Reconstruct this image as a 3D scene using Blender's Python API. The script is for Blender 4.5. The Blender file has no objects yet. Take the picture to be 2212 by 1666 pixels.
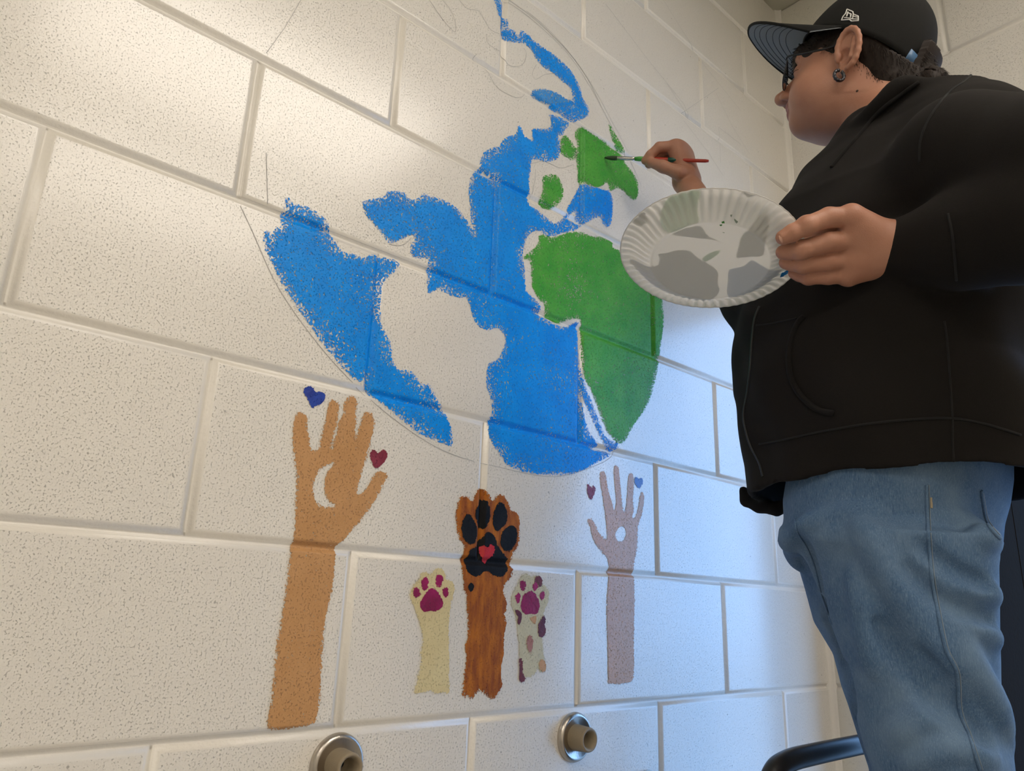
import bpy, math, random
import numpy as np
from mathutils import Matrix, Vector
from mathutils.bvhtree import BVHTree
import openvdb

random.seed(7)
rng = np.random.default_rng(7)
scene = bpy.context.scene
COL = scene.collection

# ---------------------------------------------------------------- camera
IW, IH, FPX = 2212.0, 1666.0, 1616.71
FLOOR = 1.016                                   # the bed joint used for calibration lies five courses up
CAM = np.array([0.83507, -0.48645, 0.14377 + FLOOR])
YAW, PITCH, ROLL = 0.846108, 0.286674, 0.035942
FWD = np.array([-math.sin(YAW)*math.cos(PITCH), math.cos(YAW)*math.cos(PITCH), math.sin(PITCH)])
_r = np.array([math.cos(YAW), math.sin(YAW), 0.0])
_u = np.cross(_r, FWD)
RIGHT = _r*math.cos(ROLL) + _u*math.sin(ROLL)
UP = -_r*math.sin(ROLL) + _u*math.cos(ROLL)
cd = bpy.data.cameras.new('camera'); cam = bpy.data.objects.new('camera', cd); COL.objects.link(cam)
cam.matrix_world = Matrix(((RIGHT[0], UP[0], -FWD[0], CAM[0]), (RIGHT[1], UP[1], -FWD[1], CAM[1]),
                           (RIGHT[2], UP[2], -FWD[2], CAM[2]), (0, 0, 0, 1)))
cd.sensor_width = 36.0; cd.sensor_fit = 'HORIZONTAL'; cd.lens = 36.0*FPX/IW; cd.clip_start = 0.02
scene.camera = cam

# ---------------------------------------------------------------- world, lamps, exposure
world = bpy.data.worlds.new('sky'); scene.world = world; world.use_nodes = True
bg = world.node_tree.nodes['Background']
bg.inputs['Color'].default_value = (0.27, 0.53, 1.0, 1); bg.inputs['Strength'].default_value = 4.4
vs = scene.view_settings
vs.view_transform = 'Standard'; vs.look = 'None'; vs.gamma = 1.0; vs.use_curve_mapping = False
vs.exposure = 0.0
LAMP_STRENGTH = 6.9
LAMP_COLOR = (1.0, 0.91, 0.80)
CEIL = 1.811 + FLOOR
DOOR_X0, DOOR_X1, DOOR_H = 0.15, 1.06, 2.032
BACK_Y = 1.2192
pd_ = bpy.data.lights.new('doorway_daylight', 'AREA'); pd_.shape = 'RECTANGLE'
pd_.size = DOOR_X1-DOOR_X0; pd_.size_y = DOOR_H; pd_.cycles.is_portal = True
po = bpy.data.objects.new('doorway_daylight', pd_); COL.objects.link(po)
po.location = ((DOOR_X0+DOOR_X1)/2, BACK_Y+0.19, DOOR_H/2); po.rotation_euler = (-math.pi/2, 0, 0)

# ---------------------------------------------------------------- helpers
def ray(q):
    return FWD + RIGHT*(q[0]-IW/2)/FPX + UP*(IH/2-q[1])/FPX
def onx(q, x):
    d = ray(q); return CAM + d*((x-CAM[0])/d[0])
def ony(q, y):
    d = ray(q); return CAM + d*((y-CAM[1])/d[1])
def ond(q, depth):
    return CAM + ray(q)*depth
def onplane(q, c, n):
    d = ray(q); return CAM + d*(np.dot(c-CAM, n)/np.dot(d, n))
def crop(ox, oy, s, pts):
    return [(ox+x/s, oy+y/s) for x, y in pts]

def tag(o, label=None, cat=None, group=None, kind=None):
    if label: o['label'] = label
    if cat: o['category'] = cat
    if group: o['group'] = group
    if kind: o['kind'] = kind
    return o
def thing(name, label, cat, loc=(0, 0, 0), group=None):
    o = bpy.data.objects.new(name, None); COL.objects.link(o)
    o.empty_display_size = 0.05; o.location = loc
    return tag(o, label, cat, group)
def link(name, me, mat=None, parent=None, smooth=True):
    if mat is not None and not me.materials: me.materials.append(mat)
    if smooth:
        me.polygons.foreach_set('use_smooth', np.ones(len(me.polygons), bool))
    o = bpy.data.objects.new(name, me); COL.objects.link(o)
    if parent is not None:
        o.parent = parent
        o.matrix_parent_inverse = Matrix.Translation(-parent.location)
    return o
def mesh(name, v, f):
    me = bpy.data.meshes.new(name)
    v = np.asarray(v, float)
    me.from_pydata(v.tolist(), [], [tuple(int(i) for i in x) for x in f]); me.update()
    return me
def mesh_np(name, v, quads):
    """fast path: quads only"""
    me = bpy.data.meshes.new(name); n = len(quads)
    me.vertices.add(len(v)); me.vertices.foreach_set('co', np.asarray(v, np.float32).ravel())
    me.loops.add(n*4); me.loops.foreach_set('vertex_index', np.asarray(quads, np.int32).ravel())
    me.polygons.add(n); me.polygons.foreach_set('loop_start', np.arange(0, n*4, 4, dtype=np.int32))
    try: me.polygons.foreach_set('loop_total', np.full(n, 4, np.int32))
    except Exception: pass
    me.update(calc_edges=True); me.validate()
    return me
def attr(me, name, vals):
    a = me.attributes.new(name, 'FLOAT', 'POINT'); a.data.foreach_set('value', np.asarray(vals, np.float32))

class MB:
    """collects boxes, tubes and lathes into one mesh"""
    def __init__(s): s.v = []; s.f = []
    def add(s, v, f):
        b = len(s.v); s.v += [tuple(map(float, p)) for p in v]; s.f += [tuple(b+i for i in q) for q in f]; return s
    def box(s, lo, hi, bev=0.0):
        x0, y0, z0 = lo; x1, y1, z1 = hi
        if bev <= 0:
            v = [(x, y, z) for x in (x0, x1) for y in (y0, y1) for z in (z0, z1)]
            return s.add(v, [(0, 1, 3, 2), (4, 6, 7, 5), (0, 4, 5, 1), (2, 3, 7, 6), (0, 2, 6, 4), (1, 5, 7, 3)])
        c = [(x0+x1)/2, (y0+y1)/2, (z0+z1)/2]; h = [(x1-x0)/2, (y1-y0)/2, (z1-z0)/2]
        v = []; idx = {}
        for sx in (-1, 1):
            for sy in (-1, 1):
                for sz in (-1, 1):
                    for ax in range(3):
                        p = [c[i]+(sx, sy, sz)[i]*(h[i]-(0 if i == ax else bev)) for i in range(3)]
                        idx[(sx, sy, sz, ax)] = len(v); v.append(p)
        f = []
        S = (-1, 1)
        for ax in range(3):
            o = [i for i in range(3) if i != ax]
            for sg in S:
                q = []
                for a, b in ((-1, -1), (1, -1), (1, 1), (-1, 1)):
                    k = [0, 0, 0]; k[ax] = sg; k[o[0]] = a; k[o[1]] = b; q.append(idx[(*k, ax)])
                f.append(q)
        for ax in range(3):
            o = [i for i in range(3) if i != ax]
            for a in S:
                for b in S:
                    k0 = [0, 0, 0]; k1 = [0, 0, 0]
                    k0[ax] = -1; k1[ax] = 1
                    for k in (k0, k1): k[o[0]] = a; k[o[1]] = b
                    f.append([idx[(*k0, o[0])], idx[(*k1, o[0])], idx[(*k1, o[1])], idx[(*k0, o[1])]])
        for sx in S:
            for sy in S:
                for sz in S: f.append([idx[(sx, sy, sz, i)] for i in range(3)])
        return s.add(v, f)
    def tube(s, pts, r, n=8, cap=True, flat=1.0):
        P = np.asarray(pts, float); m = len(P)
        R = np.full(m, r) if np.isscalar(r) else np.asarray(r, float)
        T = np.gradient(P, axis=0); T /= np.linalg.norm(T, axis=1)[:, None]+1e-12
        a = np.array([0, 0, 1.0]) if abs(T[0][2]) < .9 else np.array([1.0, 0, 0])
        N = np.cross(T[0], a); N /= np.linalg.norm(N); v = []
        for i in range(m):
            N = N-T[i]*np.dot(N, T[i]); N /= np.linalg.norm(N)+1e-12; B = np.cross(T[i], N)
            for k in range(n):
                t = 2*math.pi*k/n; v.append(P[i]+R[i]*(math.cos(t)*N+flat*math.sin(t)*B))
        f = [(i*n+k, i*n+(k+1) % n, (i+1)*n+(k+1) % n, (i+1)*n+k) for i in range(m-1) for k in range(n)]
        if cap: f += [tuple(range(n))[::-1], tuple((m-1)*n+k for k in range(n))]
        return s.add(v, f)
    def lathe(s, prof, c, axis, n=48, closed=False):
        axis = np.asarray(axis, float)/np.linalg.norm(axis)
        a = np.cross(axis, [0, 0, 1.0] if abs(axis[2]) < .9 else [1.0, 0, 0]); a /= np.linalg.norm(a); b = np.cross(axis, a)
        v = []
        for (r, h) in prof:
            for k in range(n):
                t = 2*math.pi*k/n; v.append(np.asarray(c)+axis*h+r*(math.cos(t)*a+math.sin(t)*b))
        f = [(i*n+k, i*n+(k+1) % n, (i+1)*n+(k+1) % n, (i+1)*n+k) for i in range(len(prof)-1) for k in range(n)]
        return s.add(v, f)
    def build(s, name, mat, parent=None, smooth=True):
        return link(name, mesh(name, s.v, s.f), mat, parent, smooth)

def spline(pts, n=8, closed=False):
    P = np.asarray(pts, float); m = len(P); out = []
    for i in range(m if closed else m-1):
        g = lambda j: P[j % m] if closed else P[min(max(j, 0), m-1)]
        p0, p1, p2, p3 = g(i-1), g(i), g(i+1), g(i+2)
        for k in range(n):
            t = k/n
            out.append(.5*((2*p1)+(-p0+p2)*t+(2*p0-5*p1+4*p2-p3)*t*t+(-p0+3*p1-3*p2+p3)*t**3))
    if not closed: out.append(P[-1])
    return np.array(out)

# ---------------------------------------------------------------- signed distance modelling
def smin(a, b, k):
    if k <= 0: return np.minimum(a, b)
    h = np.clip(.5+.5*(b-a)/k, 0, 1); return b+(a-b)*h-k*h*(1-h)
def smax(a, b, k): return -smin(-a, -b, k)
class SDF:
    def __init__(s, lo, hi, h):
        s.lo = np.asarray(lo, float); s.h = h; s.n = np.ceil((np.asarray(hi)-s.lo)/h).astype(int)+1
        s.d = np.full(s.n, 1.0, np.float32)
        s.ax = [(s.lo[i]+h*np.arange(s.n[i])).astype(np.float32) for i in range(3)]
    def reg(s, lo, hi):
        i0 = np.clip(np.floor((np.asarray(lo)-s.lo)/s.h).astype(int), 0, s.n-1); i1 = np.clip(np.ceil((np.asarray(hi)-s.lo)/s.h).astype(int)+1, 1, s.n)
        sl = tuple(slice(a, max(b, a+1)) for a, b in zip(i0, i1))
        return sl, s.ax[0][sl[0]][:, None, None], s.ax[1][sl[1]][None, :, None], s.ax[2][sl[2]][None, None, :]
    def op(s, fn, lo, hi, k=0.0, sub=False, pad=None):
        m = (k+3*s.h+.004) if pad is None else pad
        sl, X, Y, Z = s.reg(np.asarray(lo)-m, np.asarray(hi)+m)
        d = fn(X, Y, Z).astype(np.float32)
        s.d[sl] = smax(s.d[sl], -d, k) if sub else smin(s.d[sl], d, k)
    def ell(s, c, r, k=0.0, sub=False, R=None):
        c = np.asarray(c, float); r = np.asarray(r, float)*np.ones(3)
        def fn(X, Y, Z):
            x, y, z = X-c[0], Y-c[1], Z-c[2]
            if R is not None:
                x, y, z = (R[0][0]*x+R[0][1]*y+R[0][2]*z, R[1][0]*x+R[1][1]*y+R[1][2]*z, R[2][0]*x+R[2][1]*y+R[2][2]*z)
            k0 = np.sqrt((x/r[0])**2+(y/r[1])**2+(z/r[2])**2)+1e-6
            k1 = np.sqrt((x/r[0]**2)**2+(y/r[1]**2)**2+(z/r[2]**2)**2)+1e-6
            return k0*(k0-1)/k1
        m = r if R is None else np.full(3, r.max())
        s.op(fn, c-m, c+m, k, sub)
    def cap(s, a, b, ra, rb=None, k=0.0, sub=False, flat=None):
        """tapered capsule; flat=(axis, factor) squashes the cross-section along an axis"""
        a = np.asarray(a, float); b = np.asarray(b, float); rb = ra if rb is None else rb
        ba = b-a; L = max(np.dot(ba, ba), 1e-12)
        def fn(X, Y, Z):
            x, y, z = X-a[0], Y-a[1], Z-a[2]
            t = np.clip((x*ba[0]+y*ba[1]+z*ba[2])/L, 0, 1)
            dx, dy, dz = x-t*ba[0], y-t*ba[1], z-t*ba[2]
            if flat is None: q = np.sqrt(dx*dx+dy*dy+dz*dz)
            else:
                n, f = flat; w = dx*n[0]+dy*n[1]+dz*n[2]
                q = np.sqrt(np.maximum(dx*dx+dy*dy+dz*dz+(1/f**2-1)*w*w, 0))
            return q-(ra+(rb-ra)*t)
        m = max(ra, rb); s.op(fn, np.minimum(a, b)-m, np.maximum(a, b)+m, k, sub)
    def chain(s, pts, rs, k=0.0, sub=False, flat=None):
        for i in range(len(pts)-1): s.cap(pts[i], pts[i+1], rs[i], rs[i+1], k, sub, flat)
    def poly(s, M=None):
        g = openvdb.FloatGrid(1.0); g.copyFromArray(s.d)
        P, Q = g.convertToQuads(isovalue=0.0)
        V = s.lo+np.asarray(P, float)*s.h
        Q = np.asarray(Q)
        if M is not None:
            A = np.asarray(M); V = V@A[:3, :3].T+A[:3, 3]
        return V, Q
def orient(V, Q):
    """make faces point outwards (signed volume > 0)"""
    a, b, c, d = (V[Q[:, i]] for i in range(4))
    vol = np.einsum('ij,ij->i', a, np.cross(b, c)).sum()+np.einsum('ij,ij->i', a, np.cross(c, d)).sum()
    return Q if vol > 0 else Q[:, ::-1]
def relax(V, Q, it=2, lam=.5):
    e = np.concatenate([Q[:, [0, 1]], Q[:, [1, 2]], Q[:, [2, 3]], Q[:, [3, 0]]])
    n = len(V); cnt = np.bincount(e.ravel(), minlength=n).astype(float)[:, None]+1e-9
    for _ in range(it):
        for l in (lam, -lam*.92 if it > 2 else 0):
            if l == 0: continue
            acc = np.zeros_like(V)
            for j in range(3):
                acc[:, j] = np.bincount(e[:, 0], V[e[:, 1], j], n)+np.bincount(e[:, 1], V[e[:, 0], j], n)
            V = V+l*(acc/cnt-V)
    return V

# ---------------------------------------------------------------- materials
def mat(name, base, rough=.6, spec=.5, metal=0.0, **kw):
    m = bpy.data.materials.new(name); m.use_nodes = True; nt = m.node_tree; b = nt.nodes['Principled BSDF']
    b.inputs['Base Color'].default_value = (*base, 1); b.inputs['Roughness'].default_value = rough
    b.inputs['Specular IOR Level'].default_value = spec; b.inputs['Metallic'].default_value = metal
    for k, v in kw.items(): b.inputs[k.replace('_', ' ')].default_value = v
    return m
def N(m, t, **kw):
    n = m.node_tree.nodes.new(t)
    for k, v in kw.items():
        if k in n.inputs.keys() if isinstance(k, str) else False: n.inputs[k].default_value = v
        else: setattr(n, k, v)
    return n
def L(m, a, b): m.node_tree.links.new(a, b)
def bsdf(m): return m.node_tree.nodes['Principled BSDF']
def pos(m): return N(m, 'ShaderNodeNewGeometry').outputs['Position']
def noise(m, vec, scale, detail=2.0, rough=.5, dist=0.0):
    n = N(m, 'ShaderNodeTexNoise'); n.inputs['Scale'].default_value = scale; n.inputs['Detail'].default_value = detail
    n.inputs['Roughness'].default_value = rough; n.inputs['Distortion'].default_value = dist
    L(m, vec, n.inputs['Vector']); return n.outputs['Fac']
def ramp(m, fac, stops):
    n = N(m, 'ShaderNodeValToRGB'); e = n.color_ramp.elements
    while len(e) < len(stops): e.new(.5)
    for el, (p, c) in zip(e, stops): el.position = p; el.color = c if len(c) == 4 else (*c, 1)
    L(m, fac, n.inputs['Fac']); return n.outputs['Color']
def math_(m, op, a, b=None, c=None):
    n = N(m, 'ShaderNodeMath'); n.operation = op
    for i, x in enumerate((a, b, c)):
        if x is None: continue
        if isinstance(x, (int, float)): n.inputs[i].default_value = x
        else: L(m, x, n.inputs[i])
    return n.outputs[0]
def mixc(m, fac, a, b):
    n = N(m, 'ShaderNodeMix'); n.data_type = 'RGBA'
    for s, x in ((n.inputs['Factor'], fac), (n.inputs[6], a), (n.inputs[7], b)):
        if isinstance(x, (int, float)): s.default_value = x
        elif isinstance(x, tuple): s.default_value = (*x, 1)
        else: L(m, x, s)
    return n.outputs[2]
def bump(m, h, dist, strength=1.0, prev=None):
    n = N(m, 'ShaderNodeBump'); n.inputs['Distance'].default_value = dist; n.inputs['Strength'].default_value = strength
    L(m, h, n.inputs['Height'])
    if prev is not None: L(m, prev, n.inputs['Normal'])
    return n.outputs['Normal']
def pits(m, p):
    """painted block face: flat plateaus broken by small pits"""
    a = noise(m, p, 430, 5, .62, .0)
    pl = ramp(m, a, [(.30, (0, 0, 0)), (.41, (1, 1, 1))])
    b = noise(m, p, 120, 2, .5)
    pl2 = ramp(m, b, [(.26, (0, 0, 0)), (.50, (1, 1, 1))])
    s = math_(m, 'MULTIPLY', pl2, .3)
    s = math_(m, 'ADD', s, math_(m, 'MULTIPLY', noise(m, p, 520, 2, .5), .32))
    return math_(m, 'ADD', pl, s), a
def wall_mat(name, base, rough=.24, bmp=.0008):
    m = mat(name, base, rough, .5, Coat_Weight=.9, Coat_Roughness=.19, Coat_IOR=1.6); p = pos(m); h, a = pits(m, p)
    lo = noise(m, p, 5, 2)
    c = mixc(m, math_(m, 'MULTIPLY', lo, .25), base, tuple(x*.93 for x in base))
    sp = ramp(m, noise(m, p, 140, 1), [(.20, (0, 0, 0)), (.24, (1, 1, 1))])
    c = mixc(m, sp, tuple(x*.55 for x in base), c)
    L(m, c, bsdf(m).inputs['Base Color'])
    L(m, bump(m, h, bmp), bsdf(m).inputs['Normal'])
    return m
def paint_mat(name, base, base2, width=.0015, rough=.33, streak=0.0, spec=.4, bmp=.0006, specks=.0, coat=.0):
    """acrylic on block: ragged cover from the vertex attribute edge (metres from the outline)"""
    m = mat(name, base, rough, spec, Coat_Weight=coat, Coat_Roughness=.2); p = pos(m); h, a = pits(m, p)
    mp = N(m, 'ShaderNodeMapping'); mp.inputs['Scale'].default_value = (1, 1, .25) if streak else (1, 1, 1)
    L(m, p, mp.inputs['Vector'])
    v = noise(m, mp.outputs[0], 120 if streak else 22, 3, .6)
    c = mixc(m, ramp(m, v, [(.35, (0, 0, 0)), (.65, (1, 1, 1))]), base, base2)
    L(m, c, bsdf(m).inputs['Base Color']); L(m, bump(m, h, bmp), bsdf(m).inputs['Normal'])
    e = N(m, 'ShaderNodeAttribute'); e.attribute_name = 'edge'; ed = e.outputs['Fac']
    lo = noise(m, p, 17, 2)
    w = math_(m, 'MULTIPLY', ramp(m, lo, [(.38, (.12, .12, .12)), (.62, (1.6, 1.6, 1.6))]), width)
    w = math_(m, 'ADD', w, .0006)
    q = math_(m, 'DIVIDE', ed, w)
    hi = noise(m, p, 420, 2, .6)
    hh = math_(m, 'MULTIPLY', math_(m, 'SUBTRACT', hi, .5), 5.0)
    al = math_(m, 'GREATER_THAN', math_(m, 'ADD', q, hh), 0.0)
    if specks > 0:
        al = math_(m, 'MULTIPLY', al, math_(m, 'GREATER_THAN', math_(m, 'ADD', noise(m, p, 330, 2, .6), math_(m, 'MULTIPLY', noise(m, p, 9, 1), .25)), specks))
    L(m, al, bsdf(m).inputs['Alpha'])
    return m

M = {}
M['wall'] = wall_mat('painted_block', (.80, .765, .70))
M['wall_back'] = wall_mat('painted_block_back', (.78, .75, .66), .38)
M['mortar'] = mat('painted_mortar', (.76, .725, .66), .34, .5, Coat_Weight=.5, Coat_Roughness=.25)
M['ceiling'] = mat('ceiling_board', (.55, .53, .42), .8)
M['floor'] = mat('floor_tile', (.36, .34, .31), .4)
M['plain'] = mat('plain_wall', (.80, .77, .70), .5)
M['bronze'] = mat('dark_bronze', (.011, .0050, .0018), .85, .02)
M['bronze_frame'] = mat('dark_bronze_frame', (.016, .009, .004), .8, .03)
M['concrete'] = mat('pale_concrete', (.62, .62, .60), .9)
for k_, c_ in (('ceiling', 60), ('floor', 30), ('concrete', 40), ('plain', 200), ('bronze', 90), ('mortar', 160)):
    m_ = M[k_]; L(m_, bump(m_, noise(m_, pos(m_), c_, 3), .0006), bsdf(m_).inputs['Normal'])

# ---------------------------------------------------------------- block walls
B, C = 0.4064, 0.2032
JW, JD = 0.0082, 0.0052
def joint_h(s): return np.where(s < JW, -JD*np.cos(np.pi*np.clip(s, 0, JW)/(2*JW))**2, 0.0)
def wall_h(y, z):
    y = np.asarray(y); z = np.asarray(z)
    sh = np.abs(z/C-np.round(z/C))*C
    row = np.floor(z/C).astype(int); off = np.where(row % 2 == 1, 0.0, .5)
    u = y/B-off; sv = np.abs(u-np.round(u))*B
    return joint_h(np.minimum(sh, sv))
_blocks = {}
def block_mesh(w, h):
    key = (round(w, 4), round(h, 4))
    if key in _blocks: return _blocks[key]
    ins = [.0012, .0024, .0036, .0050, .0064, .0082]
    v = []; f = []
    def ring(i, x):
        b = len(v); v.extend([(x, -w/2+i, -h/2+i), (x, w/2-i, -h/2+i), (x, w/2-i, h/2-i), (x, -w/2+i, h/2-i)]); return b
    prev = ring(ins[0], -.055); f.append((prev+3, prev+2, prev+1, prev))
    c = ring(ins[0], float(joint_h(np.array(ins[0])))); f += [(prev+k, prev+(k+1) % 4, c+(k+1) % 4, c+k) for k in range(4)]
    prev = None
    for i in ins+[.0096]:
        c = ring(i, float(joint_h(np.array(i))))
        if prev is not None: f += [(prev+k, prev+(k+1) % 4, c+(k+1) % 4, c+k) for k in range(4)]
        prev = c
    f.append((prev, prev+1, prev+2, prev+3))
    me = mesh('concrete_block', v, f); _blocks[key] = me; return me
def block_faces(me, m):
    """block face in the pitted paint, rounded edges in the smooth filled paint"""
    me.materials.append(m); me.materials.append(M['mortar'])
    n = len(me.polygons); me.polygons.foreach_set('material_index', [1]*(n-5)+[0]*5); me.polygons.foreach_set('use_smooth', [True]*n)
wall_left = MB().box((-.20, -3.6, 0), (-.012, BACK_Y+.2, CEIL+.1)).build('wall_left', M['mortar'], None, False)
tag(wall_left, 'cream painted concrete block wall carrying the unfinished mural', None, None, 'structure')
Y_BEG = -3*B-.5*B
NROW = 14
def place_block(me, m, loc, rz, parent):
    if not me.materials: block_faces(me, m)
    o = bpy.data.objects.new('concrete_block', me); COL.objects.link(o)
    o.location = loc; o.rotation_euler = (0, 0, rz); o.parent = parent
    o.matrix_parent_inverse = Matrix.Identity(4)
    return o
for n in range(NROW):
    z0, z1 = n*C, min((n+1)*C, CEIL)
    off = 0.0 if n % 2 == 1 else .5
    edges = [y for y in (np.arange(-8, 9)+off)*B if Y_BEG-.3*B < y < BACK_Y-.01]+[BACK_Y]
    for y0, y1 in zip(edges[:-1], edges[1:]):
        place_block(block_mesh(y1-y0, z1-z0), M['wall'], (rng.uniform(-.00015, .00015), (y0+y1)/2, (z0+z1)/2), 0, wall_left)
# plain continuation of the wall towards the far end of the room, same paint
def mortar_strip(mb, p0, p1, side, nrm):
    s = np.array([-.0045, -.003, -.0015, 0, .0015, .003, .0045]); h = joint_h(np.abs(s))
    p0 = np.asarray(p0, float); p1 = np.asarray(p1, float); side = np.asarray(side, float); nrm = np.asarray(nrm, float)
    v = [p0+side*a+nrm*(b-.0001) for a, b in zip(s, h)]+[p1+side*a+nrm*(b-.0001) for a, b in zip(s, h)]
    n = len(s)
    mb.add(v, [(i, i+1, n+i+1, n+i) for i in range(n-1)])
mb = MB()
SS = np.array([-.0045, -.003, -.0015, 0, .0015, .003, .0045]); NB = np.array([-.0096, -.007, -.0045, -.003, -.0015, 0, .0015, .003, .0045, .007, .0096])
def mortar_grid(ys, zs):
    Yg, Zg = np.meshgrid(ys, zs, indexing='ij'); ny, nz = Yg.shape
    V = np.stack([wall_h(Yg, Zg)-.0001, Yg, Zg], -1).reshape(-1, 3)
    mb.add(V, [(a*nz+b, (a+1)*nz+b, (a+1)*nz+b+1, a*nz+b+1) for a in range(ny-1) for b in range(nz-1)])
vj = (np.arange(-16, 7)*.5*B); vj = vj[(vj > Y_BEG-.6*B) & (vj < BACK_Y-.01)]
ysamp = np.unique(np.concatenate([[Y_BEG-B, BACK_Y]]+[y+NB for y in vj]))
for n in range(1, NROW): mortar_grid(ysamp, n*C+SS)
for n in range(NROW):
    off = 0.0 if n % 2 == 1 else .5; z0, z1 = n*C, min((n+1)*C, CEIL)
    zsamp = np.concatenate([z0+np.array([.0001, .0015, .003, .0045, .007, .0096]), z1-np.array([.0096, .007, .0045, .003, .0015, .0001])])
    for y in (np.arange(-8, 9)+off)*B:
        if Y_BEG-.3*B < y < BACK_Y-.01: mortar_grid(y+SS, zsamp)
mb.build('mortar_joints', M['mortar'], wall_left)
# caulked inside corner
mb = MB()
cv = [(-.006, BACK_Y-.0125), (0.0, BACK_Y-.012), (.0018, BACK_Y-.0075), (.0045, BACK_Y-.0045), (.0075, BACK_Y-.0018), (.012, BACK_Y), (.0125, BACK_Y+.006)]
v_ = [(x, y, z) for z in (0, CEIL) for x, y in cv]
mb.add(v_, [(i, i+1, 7+i+1, 7+i) for i in range(6)]).build('corner_bead', M['mortar'], wall_left)

# back wall with a doorway
XR = 3.0
wb = MB()
yb0, yb1 = BACK_Y+.012, BACK_Y+.19
wb.box((-.012, yb0, 0), (DOOR_X0-.06, yb1, CEIL+.1)); wb.box((DOOR_X1+.06, yb0, 0), (XR+.2, yb1, CEIL+.1)); wb.box((DOOR_X0-.06, yb0, DOOR_H+.06), (DOOR_X1+.06, yb1, CEIL+.1))
wall_back = wb.build('wall_back', M['mortar'], None, False)
tag(wall_back, 'shaded cream block wall with the doorway behind the painter', None, None, 'structure')
FX0, FX1, FZ = DOOR_X0-.05, DOOR_X1+.05, DOOR_H+.05
for n in range(NROW):
    z0, z1 = n*C, min((n+1)*C, CEIL)
    if z0 < FZ < z1-.02: z0 = FZ
    off = 0.0 if n % 2 == 0 else .5
    es = [0.0]+[x for x in (np.arange(0, 9)+off)*B if .02 < x < 2.25]
    for x0, x1 in zip(es[:-1], es[1:]):
        for a, b in ([(x0, x1)] if z0 >= FZ-.001 else [(x0, min(x1, FX0)), (max(x0, FX1), x1)]):
            if b-a < .02: continue
            place_block(block_mesh(b-a, z1-z0), M['wall_back'], ((a+b)/2, BACK_Y, (z0+z1)/2), -math.pi/2, wall_back)
mb = MB()
for n in range(1, NROW):
    for a, b in ([(0, 2.3)] if n*C > FZ else [(0, FX0), (FX1, 2.3)]): mortar_strip(mb, (a, BACK_Y, n*C), (b, BACK_Y, n*C), (0, 0, 1), (0, -1, 0))
for n in range(NROW):
    off = 0.0 if n % 2 == 0 else .5
    for x in (np.arange(0, 9)+off)*B:
        if .02 < x < 2.25 and ((n+1)*C > FZ+.1 or x < FX0 or x > FX1): mortar_strip(mb, (x, BACK_Y, n*C), (x, BACK_Y, min((n+1)*C, CEIL)), (1, 0, 0), (0, -1, 0))
mb.build('mortar_joints', M['mortar'], wall_back)

tag(MB().box((-.2, -3.6, CEIL), (XR+.2, BACK_Y+.2, CEIL+.12)).build('ceiling', M['ceiling'], None, False), 'tan painted ceiling over the corner', None, None, 'structure')
tag(MB().box((-.2, -3.6, -.1), (XR+.2, BACK_Y+.2, 0)).build('floor', M['floor'], None, False), 'grey tiled floor of the room', None, None, 'structure')
tag(MB().box((XR, -3.6, 0), (XR+.15, BACK_Y+.2, CEIL)).build('wall_right', M['plain'], None, False), 'plain cream wall opposite the mural', None, None, 'structure')
tag(MB().box((-.2, -3.75, 0), (XR+.2, -3.6, CEIL)).build('wall_front', M['plain'], None, False), 'plain cream wall behind the photographer', None, None, 'structure')
tag(MB().box((-12, BACK_Y+.2, -.12), (14, 22, -.02)).build('ground_outside', M['concrete'], None, False), 'pale concrete ground outside the doorway', None, None, 'structure')

# doorway: bronze frame and a dark leaf standing open outwards
door = MB().box((FX0, BACK_Y-.012, 0), (DOOR_X0, yb1+.01, FZ), .004).box((DOOR_X1, BACK_Y-.012, 0), (FX1, yb1+.01, FZ), .004).box((FX0, BACK_Y-.012, DOOR_H), (FX1, yb1+.01, FZ), .004).build('door_1', M['bronze_frame'], None, False)
tag(door, 'dark bronze door standing open behind the painter', None, None, 'structure')
lf = MB().box((DOOR_X0-.0, yb1+.02, .01), (DOOR_X0+.045, yb1+.02+.558, DOOR_H-.01), .002).build('door_stile', M['bronze'], door, False)
lf2 = MB().box((DOOR_X0-.0, yb1+.02+.5625, .01), (DOOR_X0+.045, yb1+.02+.95, DOOR_H-.01), .002).build('door_panel', M['bronze'], door, False)
MB().box((DOOR_X0+.004, yb1+.02+.52, .012), (DOOR_X0+.040, yb1+.02+.58, DOOR_H-.012)).build('door_edge', M['bronze_frame'], door, False)

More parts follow.
